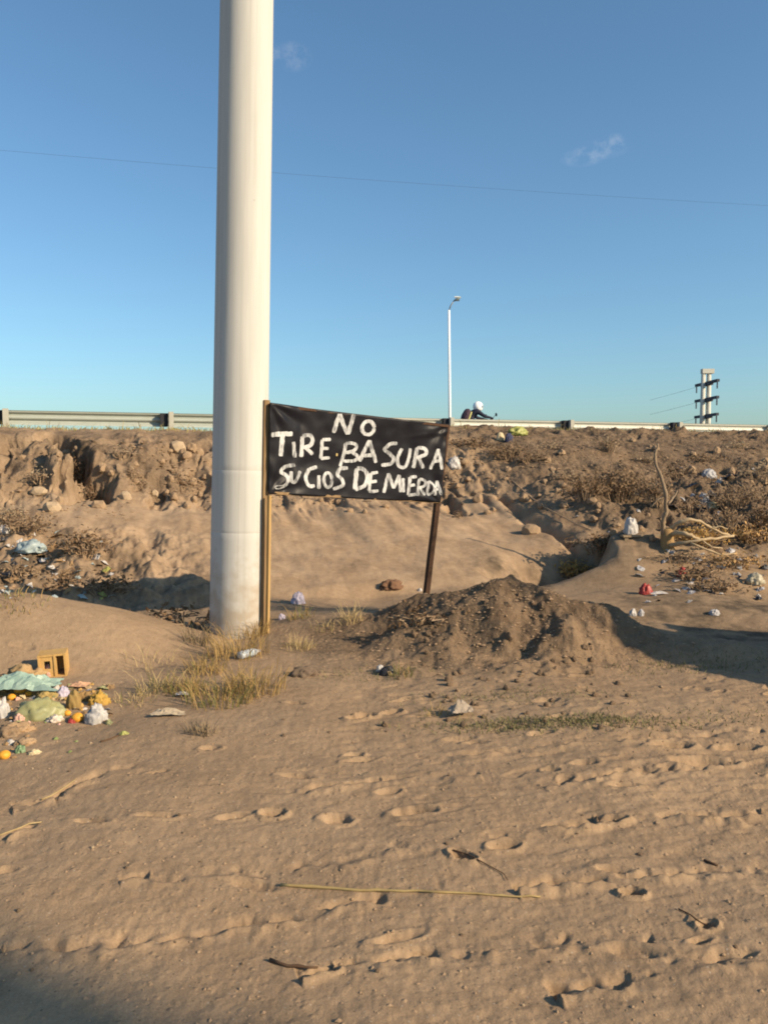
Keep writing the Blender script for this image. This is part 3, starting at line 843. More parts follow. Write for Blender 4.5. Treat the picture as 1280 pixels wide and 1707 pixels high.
for k in range(-4, 12):
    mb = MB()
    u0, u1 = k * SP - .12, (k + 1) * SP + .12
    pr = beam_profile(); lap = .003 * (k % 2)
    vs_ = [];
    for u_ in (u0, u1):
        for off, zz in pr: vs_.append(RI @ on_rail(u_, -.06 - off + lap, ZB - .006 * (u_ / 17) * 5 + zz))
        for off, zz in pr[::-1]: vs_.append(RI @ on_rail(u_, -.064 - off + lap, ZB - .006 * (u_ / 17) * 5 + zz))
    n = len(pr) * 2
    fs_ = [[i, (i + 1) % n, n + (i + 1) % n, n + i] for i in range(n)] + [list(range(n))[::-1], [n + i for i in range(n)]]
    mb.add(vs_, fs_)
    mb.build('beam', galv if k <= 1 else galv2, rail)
ang = math.atan2(RY, RX)
Rz = Matrix.Rotation(ang, 3, 'Z')
for k in range(-4, 13):
    z0 = hz(on_rail(k * SP, .1).x, on_rail(k * SP, .1).y) - .3
    zt = 2.735 - .006 * k
    b = on_rail(k * SP, .19)
    mb = MB()
    c = RI @ Vector((b.x, b.y, (z0 + zt) / 2))
    # channel section: web facing the camera and two flanges
    mb.box(c, (.10, .006, zt - z0), Rz)
    for s_ in (-1, 1):
        mb.box(c + Rz @ Vector((s_ * .05, .07, 0)), (.006, .13, zt - z0), Rz)
    mb.build('post', postm, rail)
    mb = MB(); mb.box(RI @ on_rail(k * SP - .145 + .02 * (k > 2), .02, ZB + .15), (.17 - .04 * (k > 2), .14, .29), Rz); mb.build('recess_shade_block', mat('recess_shade_dark', (.03, .03, .035), .8), rail)  # near-black block stands in for the shaded recess of the channel post

# ------------------------------------------------------------------ street lamp, pylon, overhead cable
lp = at(751, 700, 52); lp.z = 0
lamp = empty('street_lamp', 'tall slender white street lamp standing beyond the guardrail', 'street lamp', lp)
white = mat('lamp_white', (.72, .76, .76), .5, (.80, .83, .82), 4)
top = at(748, 517, 52)
mb = MB()
Ht = top.z
tilt = Vector((top.x - lp.x, 0, 0))
mb.tube([Vector((0, 0, 0)) + tilt * 0, tilt * .5 + Vector((0, 0, Ht * .5)), tilt + Vector((0, 0, Ht))], [.10, .085, .072], 16)
mb.build('mast', white, lamp, True)
mb = MB(); mb.box((0, 0, .02), (.4, .4, .04)); mb.build('base_plate', mat('lamp_grey', (.2, .21, .22), .5), lamp)
a1 = at(757, 501, 52) - lp
mb = MB(); mb.tube([tilt + Vector((0, 0, Ht - .05)), tilt * 1 + Vector((.12, 0, Ht + .3)), a1], .038, 10); mb.build('arm', mat('lamp_grey', (.2, .21, .22)), lamp, True)
a2 = at(765, 497, 52) - lp
mb = MB()
dv = (a2 - a1).normalized(); up = Vector((0, 0, 1)); sd = Vector((0, 1, 0))
sec = [(-.05, .05, .04), (.08, .13, .08), (.30, .17, .11), (.42, .10, .06), (.48, .03, .02)]
vs_ = []
for s_, w, hh in sec:
    for k in range(12):
        q = 2 * math.pi * k / 12
        vs_.append(a1 + dv * s_ + sd * (w * math.cos(q)) + up * (hh * math.sin(q)))
fs_ = [[i * 12 + k, i * 12 + (k + 1) % 12, (i + 1) * 12 + (k + 1) % 12, (i + 1) * 12 + k] for i in range(4) for k in range(12)] + [list(range(12))[::-1], [48 + k for k in range(12)]]
mb.add(vs_, fs_); hd = mb.build('lamp_head', mat('lamp_head_grey', (.22, .26, .26), .45), lamp, True)
mb = MB(); mb.box(a1 + dv * .2 + up * .13, (.34, .2, .06)); mb.build('photocell_cover', white, hd)
mb = MB(); mb.box(a1 + dv * .22 - up * .10, (.26, .2, .03)); mb.build('lens', mat('lamp_lens', (.12, .15, .15), .2, spec=.5), hd)

DT = 105
tb = at(1176, 700, DT); tb.z = 0
pyl = empty('power_pylon', 'distant twin-column concrete power pylon with three crossarms', 'pylon', tb)
pc = mat('pylon_concrete', (.47, .46, .40), .8, (.55, .54, .47), 1.2)
dk = mat('pylon_dark_arm', (.07, .075, .09), .8)
ztop = at(1176, 617, DT).z
for px in (1171.2, 1180.6):
    x = at(px, 650, DT).x - tb.x
    mb = MB(); mb.tube([(x * 1.06, 0, 0), (x, 0, ztop)], [.38, .26], 18); mb.build('column', pc, pyl, True)
mb = MB(); mb.box((.05, 0, ztop - .15), (1.5, .75, .58)); mb.build('cap_beam', pc, pyl)
for py, k in ((638.5, 0), (665.5, 1), (693, 2)):
    zc = at(1176, py, DT).z
    # the arms run almost along the line of sight, right end nearer
    dirv = Vector((0.0, -1.0, 0)).normalized()
    mb = MB()
    cpts = [dirv * -4.1, dirv * -1.6, dirv * 1.7, dirv * 4.0]
    rz_ = math.atan2(dirv.y, dirv.x)
    M = Matrix.Rotation(rz_, 3, 'Z')
    mb.box((0, 0, zc), (7.2, .34, .34), M)
    mb.box((0, 0, zc - .26), (3.2, .40, .22), M)
    arm = mb.build('crossarm', dk, pyl)
    for e in (-3.4, 3.3):
        b = dirv * e
        mb = MB(); mb.lathe([(.03, -.9), (.12, -.85), (.05, -.75), (.12, -.65), (.05, -.55), (.12, -.45), (.05, -.35), (.12, -.25), (.04, -.1), (.04, 0)], 10, (b.x, b.y, zc - .1)); mb.build('insulator', dk, arm, True)
    b = dirv * -3.4
    mb = MB(); e_ = Vector((b.x - 3.2, b.y + 9, zc - 1.25))
    mb.tube([(b.x, b.y, zc - .2), (b.x - 1.6, b.y + 4.5, zc - .75), e_], .013, 6); mb.build('conductor', dk, arm)
# overhead cable
mb = MB()
c0, c1 = at(-420, 212, 13.0), at(1900, 370, 17.5)
pts = []
for i in range(61):
    t_ = i / 60
    p = c0.lerp(c1, t_); p.z -= .35 * 4 * t_ * (1 - t_) * .55
    pts.append(p)
mb.tube(pts, .0014, 6)
cb = mb.build('overhead_cable', mat('cable_black', (.05, .06, .08), .6), smooth=True)
tag(cb, 'thin dark overhead cable crossing the blue sky behind the pole', 'cable')
# ------------------------------------------------------------------ vegetation
strawm = mat('dry_straw', (.44, .30, .12), .8, (.31, .20, .08), 25, trans=.25)
palestraw = mat('pale_straw', (.52, .40, .21), .8, (.40, .29, .13), 25, trans=.25)
greenm = mat('dusty_green_blade', (.16, .17, .055), .75, (.24, .22, .075), 25, trans=.3)
lowgreen = mat('dull_low_grass', (.17, .165, .075), .85, (.24, .20, .10), 18, trans=.2)
def blades(n, rad, h, seed, wid=.005, spread=.55, base=None, hvar=.75):
    """curved thin blades round a root"""
    g = random.Random(seed)
    v, f = [], []
    for i in range(n):
        a = g.uniform(0, 2 * math.pi); r = rad * g.random() ** .6
        bx, by = r * math.cos(a), r * math.sin(a)
        hh = h * (1 - hvar * g.random() ** .7) * (1.35 if g.random() < .06 else 1); ln = spread * g.uniform(.2, 1.0) * hh
        la = a + g.uniform(-1.3, 1.3)
        lx, ly = ln * math.cos(la), ln * math.sin(la)
        wa = g.uniform(0, math.pi); wx, wy = math.cos(wa) * wid, math.sin(wa) * wid
        bz = base(bx, by) if base else 0
        n0 = len(v)
        for t in (0, .4, .75):
            q = t * t
            w = 1 - .45 * t
            v.append((bx + lx * q - wx * w, by + ly * q - wy * w, bz + hh * t * (1 - .12 * t)))
            v.append((bx + lx * q + wx * w, by + ly * q + wy * w, bz + hh * t * (1 - .12 * t)))
        v.append((bx + lx, by + ly, bz + hh * .86))
        f += [[n0, n0 + 1, n0 + 3, n0 + 2], [n0 + 2, n0 + 3, n0 + 5, n0 + 4], [n0 + 4, n0 + 5, n0 + 6]]
    return v, f
def clump(px, py, label, dry=120, green=0, rad=.15, h=.25, seed=1, wid=.0030, dm=None, spread=.8):
    p = hit(px, py)
    root = empty('grass_clump', label, 'grass', p, group='grass clumps round the pole')
    bs = lambda x, y: hz(p.x + x, p.y + y) - p.z - .01 if False else -.015
    # the base follows the ground: sample a small grid once
    gx = np.linspace(-rad, rad, 9)
    XX, YY = np.meshgrid(gx, gx)
    ZZ = Hq((p.x + XX).ravel(), (p.y + YY).ravel()).reshape(XX.shape) - p.z
    def bs(x, y):
        i = min(8, max(0, int(round((x + rad) / (2 * rad) * 8)))); j = min(8, max(0, int(round((y + rad) / (2 * rad) * 8))))
        return ZZ[j, i] - .01
    if dry:
        v, f = blades(dry, rad, h, seed, wid, spread, bs); o = link_mesh('dry_blades', v, f, dm or strawm, root); o['kind'] = 'stuff'
    if green:
        v, f = blades(green, rad * .9, h * .75, seed + 99, wid, spread, bs); o = link_mesh('green_blades', v, f, greenm, root); o['kind'] = 'stuff'
    return root
clump(398, 1092, 'tall golden dry grass in front of the concrete pole base', 210, 6, .25, .36, 1)
clump(425, 1060, 'golden dry grass wrapped round the foot of the wooden sign post', 170, 0, .13, .26, 11)
clump(368, 1168, 'thick greenish grass clump in front of the pole', 140, 110, .25, .27, 2)
clump(425, 1152, 'straw-coloured grass tuft right of the greenish clump', 180, 16, .21, .28, 3)
clump(310, 1152, 'mixed green and straw tuft left of the thick greenish clump', 90, 80, .16, .2, 4)
clump(262, 1150, 'spiky half-dry tuft at the left end of the grass', 90, 40, .15, .22, 5, dm=palestraw, spread=.9)
clump(248, 1108, 'thin dry stalks on the sand heap edge', 34, 0, .2, .24, 6, dm=palestraw, spread=1.2)
clump(228, 1168, 'low dry wisps beside the rubbish', 50, 10, .14, .12, 16, dm=palestraw, spread=1.2)
clump(345, 1120, 'straw tuft halfway between pole and greenish clump', 140, 20, .16, .22, 17)
clump(498, 1082, 'pale dry tuft right of the wooden sign post', 120, 0, .16, .16, 7, dm=palestraw)
clump(585, 1035, 'thin pale dry grass between the sign posts', 70, 0, .12, .24, 8, dm=palestraw, wid=.0035)
clump(540, 1048, 'small dry wisp below the sign', 45, 5, .12, .14, 18, dm=palestraw)
clump(335, 1222, 'small dark dry tuft alone on the sand', 90, 0, .09, .12, 9, dm=mat('grey_straw', (.24, .18, .11), .9, (.17, .125, .075), 20))
clump(332, 1072, 'dark dry stalks left of the pole foot', 80, 10, .13, .30, 10, dm=mat('grey_straw', (.24, .18, .11)))
clump(500, 1030, 'sparse greenish weeds by the lilac bag', 40, 40, .14, .18, 12)
clump(668, 1125, 'small green weed at the foot of the earth heap', 20, 60, .10, .12, 13)
clump(722, 1190, 'tiny dry weed in the sand below the heap', 25, 25, .10, .09, 14)
clump(22, 1000, 'low yellow-green weeds at the edge of the left rubbish', 90, 40, .32, .12, 15, wid=.004)
# low green film of grass right of centre, and weeds along the road shoulder: uncountable
def ground_grass(name, label, spots, m, seed, wid=.004):
    g = random.Random(seed); V, Fq = [], []
    for (px, py, n, rx, ry, h) in spots:
        p = hit(px, py)
        xs = np.array([g.gauss(0, 1) for _ in range(n)]) * rx * .5 + p.x
        ys = np.array([g.gauss(0, 1) for _ in range(n)]) * ry * .5 + p.y
        zs = Hq(xs, ys)
        for x, y, z in zip(xs, ys, zs):
            v, f = blades(1, .005, h, g.random(), wid, .9)
            k = len(V); V += [(a + x, b + y, c + z - .004) for a, b, c in v]; Fq += [[i + k for i in q] for q in f]
    o = link_mesh(name, V, Fq, m)
    tag(o, label, 'grass', kind='stuff')
ground_grass('low_grass', 'low dull green grass film on the sand right of centre',
             [(930, 1204, 1300, .75, .13, .045), (860, 1208, 200, .6, .14, .03), (880, 1158, 260, .7, .2, .035), (660, 1118, 120, .3, .2, .05), (1170, 1106, 420, .8, .25, .05),
              (1200, 1195, 160, .6, .2, .035), (560, 1125, 120, .4, .2, .04), (790, 1165, 140, .5, .15, .03)], lowgreen, 21, .0035)
def shoulder_weeds():
    g = random.Random(4); V, Fq = [], []
    us = []; vs_ = []
    for i in range(4200):
        u = g.uniform(-3, 20); 
        if u > 4.5 and g.random() < .62: continue
        if noise2(np.array([u * 1.3]), np.array([.5]), 3)[0] < -.12 and u > 3: continue
        us.append(u); vs_.append(.25 + abs(g.gauss(0, .45)))
    for k in (0, 1): # thicker round the first posts
        for i in range(150): us.append(k * SP + g.gauss(.05, .13)); vs_.append(.25 + g.gauss(0, .1))
    us, vs_ = np.array(us), np.array(vs_)
    X = R0[0] + RX * us + RY * vs_; Y = R0[1] + RY * us - RX * vs_
    Z = Hq(X, Y)
    for x, y, z, u in zip(X, Y, Z, us):
        tall = g.random() < .03
        v, f = blades(1, .01, (.30 if tall else .15) * g.uniform(.6, 1.3), g.random(), .009, 1.0)
        k = len(V); V += [(a + x, b + y, c + z - .01) for a, b, c in v]; Fq += [[i + k for i in q] for q in f]
    o = link_mesh('shoulder_weeds', V, Fq, mat('shoulder_weed', (.30, .26, .085), .8, (.40, .31, .14), 3, trans=.2))
    tag(o, 'yellowish weeds fringing the foot of the guardrail', 'weeds', kind='stuff')
shoulder_weeds()

# dry bushes: woody twigs and curled dead leaves
twigm = mat('dead_twig', (.26, .18, .11), .9, (.36, .26, .17), 12)
leafm = mat('dead_leaf', (.20, .130, .075), .85, (.34, .235, .14), 9, trans=.2)
darkleaf = mat('dark_dead_leaf', (.13, .08, .045), .9, (.21, .135, .075), 9, trans=.1)
yleaf = mat('yellow_dead_leaf', (.42, .25, .075), .85, (.52, .34, .13), 9, trans=.2)
greyleaf = mat('grey_dry_leaf', (.30, .23, .15), .9, (.38, .29, .19), 9, trans=.15)
def bush(px, py, label, rx, ry, h, nt, nl, lm, seed, ls=.03, droop=0.0, tw=.0085, group='dry bushes on the bank'):
    p = hit(px, py)
    root = empty('dry_bush', label, 'bush', p, group=group)
    g = random.Random(seed)
    mb = MB(); tips = []
    for i in range(nt):
        a = g.uniform(0, 2 * math.pi); e = g.random() ** .7
        ex_, ey_ = rx * e * math.cos(a), ry * e * math.sin(a)
        hh = h * g.uniform(.45, 1.05) * (1 - .5 * e * e)
        b = Vector((ex_ * .35, ey_ * .35, 0)); t = Vector((ex_, ey_, hh - droop * e))
        m1 = b.lerp(t, .4) + Vector((g.gauss(0, .05), g.gauss(0, .05), .12 * h)); m2 = b.lerp(t, .75) + Vector((g.gauss(0, .05), g.gauss(0, .05), .06 * h))
        # follow the slope at the foot
        mb.tube([b - Vector((0, 0, .08)), m1, m2, t], [tw, tw * .8, tw * .6, tw * .35], 4, False)
        tips += [(m1, .5), (m2, .8), (t, 1)]
        for k in range(2):
            s_ = m1.lerp(t, g.random()); e2 = s_ + Vector((g.gauss(0, .12) * rx, g.gauss(0, .12) * ry, g.uniform(-.02, .22) * h))
            mb.tube([s_, e2], [tw * .5, tw * .3], 3, False); tips.append((e2, 1))
    o = mb.build('twigs', twigm, root)
    V, Fq = [], []
    for i in range(nl):
        c, _ = g.choice(tips)
        c = c + Vector((g.gauss(0, .06), g.gauss(0, .06), g.gauss(0, .045)))
        q = Matrix.Rotation(g.uniform(0, 6.28), 3, Vector((g.gauss(0, 1), g.gauss(0, 1), g.gauss(0, 1) + .01)).normalized())
        l = ls * g.uniform(.6, 1.4); w = l * g.uniform(.35, .6)
        k = len(V)
        for a, b, d in ((-l, 0, 0), (0, -w, l * .25), (l, 0, l * .15), (0, w, l * .25)): V.append(c + q @ Vector((a, b, d)))
        Fq += [[k, k + 1, k + 2], [k, k + 2, k + 3]]
    if nl:
        o2 = link_mesh('leaves', V, Fq, lm, root); o2['kind'] = 'stuff'
    return root
bush(1030, 838, 'wide brown dead-leaf bush heap left of the bare stem', .75, .4, .62, 60, 1500, leafm, 31, .032)
bush(975, 832, 'dark dead bush at the left end of the leaf heap', .35, .3, .42, 30, 420, darkleaf, 32)
bush(1092, 838, 'small brown leafy bush right behind the bare stem', .3, .3, .45, 24, 420, leafm, 33)
bush(1225, 850, 'brown dry bush near the right edge of the bank', .6, .4, .55, 70, 420, leafm, 34, .03)
bush(1262, 800, 'straggly grey-brown bush high on the right bank', .45, .4, .35, 26, 260, greyleaf, 35, .03)
bush(1012, 752, 'twiggy upright bush on the crest left of the bare stem', .32, .25, .38, 40, 220, greyleaf, 36, .025)
bush(1180, 770, 'low brown scrub on the crest right of the bare stem', .6, .3, .16, 18, 160, darkleaf, 37, .03)
bush(1235, 748, 'low grey scrub on the far right crest', .6, .3, .15, 14, 110, greyleaf, 38, .03)
bush(915, 748, 'small dry scrub on the crest above the gully', .4, .3, .14, 12, 80, greyleaf, 39, .025)
bush(790, 745, 'dark brown scrub on the crest right beside the sign', .5, .3, .18, 22, 300, darkleaf, 40, .03)
bush(845, 762, 'brown scrub hanging at the head of the gully', .45, .3, .3, 30, 380, leafm, 41, .03)
bush(130, 790, 'dark drooping root clump over the left bank hole', .42, .34, .34, 80, 900, darkleaf, 42, .03, droop=.5)
bush(155, 826, 'dark hanging roots below the left bank lip', .22, .2, .25, 40, 400, darkleaf, 43, .028, droop=.6)
bush(222, 800, 'small brown root tuft at the bank lip', .3, .25, .25, 36, 300, leafm, 44, .026, droop=.4)
bush(300, 800, 'dry brown roots at the bank lip beside the pole', .5, .25, .22, 40, 260, leafm, 45, .024, droop=.35)
bush(205, 762, 'grey weed on the left crest', .25, .2, .18, 20, 90, greyleaf, 46, .022)
bush(30, 890, 'tangled brown scrub among the left rubbish', .55, .4, .3, 40, 520, leafm, 47, .03)
bush(140, 925, 'dark scrub among the left rubbish', .4, .3, .28, 36, 420, darkleaf, 48, .03)
bush(955, 962, 'yellow dry leaf heap at the foot of the shaded gully', .32, .2, .2, 24, 420, yleaf, 49, .03)
bush(1165, 905, 'golden dry brush under the fallen right branches', .6, .35, .2, 50, 700, yleaf, 50, .026)
bush(1250, 905, 'golden brown brush at the right edge below the bushes', .5, .4, .26, 40, 600, mat('gold_leaf', (.34, .20, .08), .85, (.46, .29, .12), 9), 51, .03)
bush(1000, 915, 'dark scrub in the shadow left of the stump', .5, .3, .18, 30, 380, darkleaf, 52, .03)
bush(765, 862, 'small dark root tuft below the sign edge', .14, .14, .2, 20, 120, darkleaf, 53, .022, droop=.4)
bush(1130, 935, 'thin grey twigs in front of the stump', .5, .2, .16, 30, 60, greyleaf, 54, .022)
bush(70, 800, 'pale straw scrub beside the left hole', .3, .25, .16, 22, 130, greyleaf, 55, .022)

for i, (px, py, rx, h, n, m, lab) in enumerate([
    (1075, 772, .3, .18, 100, greyleaf, 'grey-brown scrub just left of the bare stem tip'), (1130, 800, .5, .34, 150, darkleaf, 'dark scrub right of the bare stem'),
    (1150, 858, .4, .30, 120, darkleaf, 'dark scrub above the fallen limbs'), (1210, 878, .45, .28, 160, leafm, 'brown scrub behind the tips of the fallen limbs'),
    (945, 800, .3, .14, 90, greyleaf, 'low grey scrub left of the dark dead bush'), (1268, 880, .4, .34, 420, darkleaf, 'dark bush at the right picture edge'),
    (1225, 945, .5, .18, 300, mat('gold_leaf', (.34, .20, .08)), 'low golden scrub in the right rubbish'), (1150, 962, .5, .14, 260, darkleaf, 'dark low scrub in the right rubbish'),
    (1190, 985, .6, .12, 220, leafm, 'brown low scrub at the edge of the right rubbish'), (95, 975, .4, .1, 200, darkleaf, 'dark trampled scrub in the left rubbish'),
    (40, 962, .4, .12, 200, leafm, 'brown trampled scrub in the left rubbish'), (170, 985, .45, .16, 300, darkleaf, 'dark low scrub right of the left rubbish'),
    (10, 870, .4, .2, 260, greyleaf, 'grey scrub at the left picture edge on the bank'), (885, 770, .35, .16, 200, darkleaf, 'dark scrub along the gully head'),
    (300, 1040, .5, .14, 200, darkleaf, 'dark low scrub behind the sand heap by the pole'), (700, 1040, .3, .1, 120, darkleaf, 'dark dry scrub on the heap below the leaning post')]):
    bush(px, py, lab, rx, rx * .6, h, 22, n, m, 70 + i, .028)
def dense3(q, n=4, amp=.005):
    g = random.Random(len(q) * 7 + int(abs(q[0].x) * 1000)); out_ = []
    for a, b in zip(q[:-1], q[1:]):
        for k in range(n):
            t = k / n
            out_.append(a.lerp(b, t) + Vector((g.gauss(0, amp), g.gauss(0, amp), g.gauss(0, amp))) * (1 if out_ else 0))
    return out_ + [q[-1]]
# dead tree: short stump with one bare stem and fallen limbs
sp = hit(1111, 912)
dt = empty('dead_tree', 'sawn dead stump with one bare upright stem and sprawling pale limbs', 'dead tree', sp)
bark = mat('grey_bark', (.30, .225, .15), .9, (.20, .145, .095), 10, bump=.4, bscale=30, stretch=(1, 1, .3))
barepale = mat('bleached_limb', (.46, .35, .21), .85, (.33, .245, .15), 8, bump=.3, bscale=30)
def loc(px, py, dd=0.0): return at(px, py, sp.y + dd) - sp
mb = MB()
mb.tube([(0, 0, -.2), (.01, 0, .0), (.0, .01, .14), loc(1111, 880)], [.12, .10, .088, .08], 14); mb.build('trunk', mat('stump_wood', (.36, .23, .10), .9, (.24, .15, .07), 9, bump=.5, bscale=24), dt, True)
LIMBS = [([(1106, 892, 0), (1103, 872, -.05), (1110, 852, -.08), (1109, 822, -.1), (1100, 792, -.05), (1091, 768, 0), (1092, 754, .02), (1096, 740, .05)], .036, .016, bark),
         ([(1116, 884, 0), (1130, 873, -.1), (1146, 866, -.15), (1165, 869, -.1), (1200, 888, 0), (1216, 893, .1)], .034, .014, barepale),
         ([(1117, 890, 0), (1136, 889, -.2), (1150, 893, -.25), (1166, 900, -.2), (1200, 896, -.1), (1222, 893, 0)], .036, .015, barepale),
         ([(1114, 911, -.05), (1140, 905, -.25), (1160, 902, -.3), (1176, 898, -.3)], .030, .016, barepale),
         ([(1112, 840, -.1), (1124, 828, .0), (1128, 818, .05)], .016, .008, bark),
         ([(1104, 828, -.1), (1094, 834, -.1), (1084, 846, -.1)], .016, .007, bark),
         ([(1170, 902, -.2), (1186, 912, -.25), (1204, 914, -.2)], .016, .008, barepale),
         ([(1185, 880, -.05), (1200, 878, -.05), (1212, 882, .0)], .014, .007, barepale),
         ([(1150, 905, -.3), (1200, 925, -.35), (1228, 922, -.3)], .016, .008, barepale)]
for pts, r0, r1, m in LIMBS:
    q = [loc(*p) for p in pts]
    # subdivide with a little crookedness
    dd = dense3(q) if 'dense3' in globals() else q
    q = dd
    g_ = random.Random(len(q))
    mb = MB(); n = len(q)
    mb.tube(q, [g_.uniform(.82, 1.18) * (r0 + (r1 - r0) * i / (n - 1)) for i in range(n)], 8); o = mb.build('limb', m, dt, True)
# ------------------------------------------------------------------ rubbish, stones, bricks
def crumpled(name, w, d, h, seed, m, sub=3, sharp=.35, parent=None, flat=.25):
    """crumpled plastic or paper: creased closed shape resting on z = 0"""
    bm = bmesh.new()
    bmesh.ops.create_icosphere(bm, subdivisions=sub, radius=1.0)
    g = random.Random(seed); o_ = Vector((g.uniform(0, 99), g.uniform(0, 99), g.uniform(0, 99)))
    for v in bm.verts:
        p = v.co.copy()
        n = 1 - 2 * abs(mnoise.noise(p * 1.6 + o_)); n2 = 1 - 2 * abs(mnoise.noise(p * 3.9 + o_)); n3 = 1 - 2 * abs(mnoise.noise(p * 8.1 + o_))
        k = 1 + sharp * (n - .5) + sharp * .5 * (n2 - .5) + (sharp * .25 * (n3 - .5) if sub >= 4 else 0)
        q = p * k
        z = q.z
        if z < 0: z *= flat
        v.co = Vector((q.x * w / 2, q.y * d / 2, z * h + .25 * flat * h))
    me = bpy.data.meshes.new(name); bm.to_mesh(me); bm.free()
    if sub >= 4: me.shade_smooth()
    me.materials.append(m)
    o = bpy.data.objects.new(name, me); COL.objects.link(o)
    if parent: o.parent = parent
    return o
def rag(name, w, d, h, seed, m, n=16):
    """a limp sheet with folds"""
    g = random.Random(seed); o_ = Vector((g.uniform(0, 99), g.uniform(0, 99), 0))
    V = []
    for j in range(n + 1):
        for i in range(n + 1):
            a, b = i / n - .5, j / n - .5
            r = 1 + .25 * mnoise.noise(Vector((a * 4, b * 4, 3)) + o_)
            z = (1 - 2 * abs(mnoise.noise(Vector((a * 3, b * 3, 0)) + o_))) * .6 + .4 * (1 - 2 * abs(mnoise.noise(Vector((a * 7, b * 7, 5)) + o_)))
            V.append((a * w * r, b * d * r, max(.002, h * (.5 + .6 * z) * (1.15 - 1.6 * max(abs(a), abs(b))))))
    fs_ = [[j * (n + 1) + i, j * (n + 1) + i + 1, (j + 1) * (n + 1) + i + 1, (j + 1) * (n + 1) + i] for j in range(n) for i in range(n)]
    return link_mesh(name, V, fs_, m)
def plast(name, c, c2=None, tr=.2, rough=.45): return mat(name, c, rough, c2 or tuple(x * .75 for x in c), 14, trans=tr, spec=.35)
WHITE = plast('white_plastic', (.58, .55, .52)); GREYB = plast('grey_plastic', (.46, .45, .46)); LILAC = plast('lilac_plastic', (.58, .52, .62))
BLUEG = plast('bluish_plastic', (.42, .50, .50)); TURQ = plast('turquoise_plastic', (.25, .38, .32), (.36, .46, .38)); OLIVE = plast('olive_bag', (.30, .28, .11), (.40, .40, .22))
RED = plast('red_plastic', (.42, .06, .05)); YGREEN = plast('lime_plastic', (.42, .42, .13)); CREAM = plast('cream_card', (.62, .50, .30), tr=.05, rough=.8)
BLACKP = plast('black_plastic', (.025, .024, .028), tr=.0); PINK = plast('pink_paper', (.62, .38, .30), tr=.1, rough=.8); BROWN = plast('brown_card', (.30, .19, .095), tr=.0, rough=.9)
def scale_at(p): return p.y / F          # metres for one pixel of the photograph there
def place(o, p, rz=0.0, sink=.01, tilt=None):
    o.location = (p.x, p.y, p.z - sink)
    o.rotation_euler = (0, 0, rz)
    if tilt is not None: o.rotation_euler = (tilt[0], tilt[1], rz)
    return o
def bagat(px, py, wpx, hpx, m, label, cat='plastic bag', name='plastic_bag', seed=0, sharp=.35, rz=.3, dk=.7, group=None, sub=4):
    p = hit(px, py); s = scale_at(p)
    o = crumpled(name, wpx * s, wpx * s * dk, hpx * s, seed + int(px), m, sub, sharp)
    place(o, p, rz); return tag(o, label, cat, group)
# --- bank and yard litter
bagat(757, 780, 21, 17, WHITE, 'white plastic bag on the bank just right of the sign')
bagat(1051, 888, 24, 25, WHITE, 'bright white bag left of the dead stump', sharp=.25)
bagat(497, 1006, 22, 18, LILAC, 'lilac plastic bag on the ground under the sign')
bagat(470, 1032, 12, 9, LILAC, 'small pale lilac scrap at the foot of the wooden post', 'scrap', 'plastic_scrap')
bagat(52, 918, 46, 17, BLUEG, 'bluish grey plastic bag among the left rubbish', rz=0)
bagat(8, 888, 22, 12, WHITE, 'pale bag at the left picture edge on the bank', rz=0)
bagat(1180, 796, 26, 13, GREYB, 'grey plastic bag high on the right bank')
bagat(1200, 806, 16, 9, WHITE, 'whitish scrap beside the high grey bag', 'scrap', 'plastic_scrap')
bagat(1172, 842, 20, 18, GREYB, 'grey plastic bag halfway down the right bank')
bagat(1188, 846, 18, 9, CREAM, 'cream scrap beside the halfway grey bag', 'scrap', 'paper_scrap')
bagat(1258, 972, 30, 15, plast('pale_sack', (.50, .45, .33)), 'pale beige sack at the right edge of the yard', 'sack', 'sack')
bagat(1076, 990, 22, 16, RED, 'crumpled red wrapper at the bank foot', 'wrapper', 'food_wrapper')
p = hit(1098, 992); o = rag('food_wrapper', 30 * scale_at(p), .09, .04, 5, WHITE); place(o, p, .05, -.01); tag(o, 'flat white wrapper lying beside the red one', 'wrapper')
bagat(1136, 960, 18, 14, RED, 'dull red scrap on the slope below the stump', 'scrap', 'plastic_scrap')
bagat(1054, 1026, 13, 11, WHITE, 'white cup-sized scrap at the edge of the shaded hollow', 'scrap', 'plastic_scrap')
bagat(1068, 1026, 11, 10, GREYB, 'greyish scrap beside the white one by the shaded hollow', 'scrap', 'plastic_scrap')
bagat(1190, 1024, 18, 9, GREYB, 'grey plastic scrap on the rim of the shaded hollow', 'scrap', 'plastic_scrap')
bagat(862, 724, 32, 12, YGREEN, 'lime yellow bag on the crest behind the gully')
bagat(834, 733, 14, 12, CREAM, 'small cream box-like scrap on the crest', 'scrap', 'paper_scrap', sharp=.1)
bagat(848, 736, 14, 13, mat('navy_cloth', (.05, .055, .10), .9), 'dark blue rag beside the lime bag', 'rag', 'rag')
bagat(700, 985, 7, 5, WHITE, 'tiny white scrap at the foot of the dark post', 'scrap', 'plastic_scrap')
bagat(652, 980, 34, 12, mat('brown_rag', (.16, .09, .055), .95), 'brown rag lying on the sand behind the sign', 'rag', 'rag', sharp=.6, dk=.5)
bagat(505, 1126, 46, 14, mat('dark_sod', (.12, .085, .06), .95, (.18, .13, .09), 30), 'dark lump of dry roots on the sand right of the grass', 'lump', 'root_lump', sharp=.5, dk=.5, rz=0)
bagat(645, 1122, 26, 12, BLACKP, 'black crumpled plastic at the foot of the earth heap')
bagat(634, 1118, 14, 10, WHITE, 'white scrap beside the black plastic', 'scrap', 'plastic_scrap')
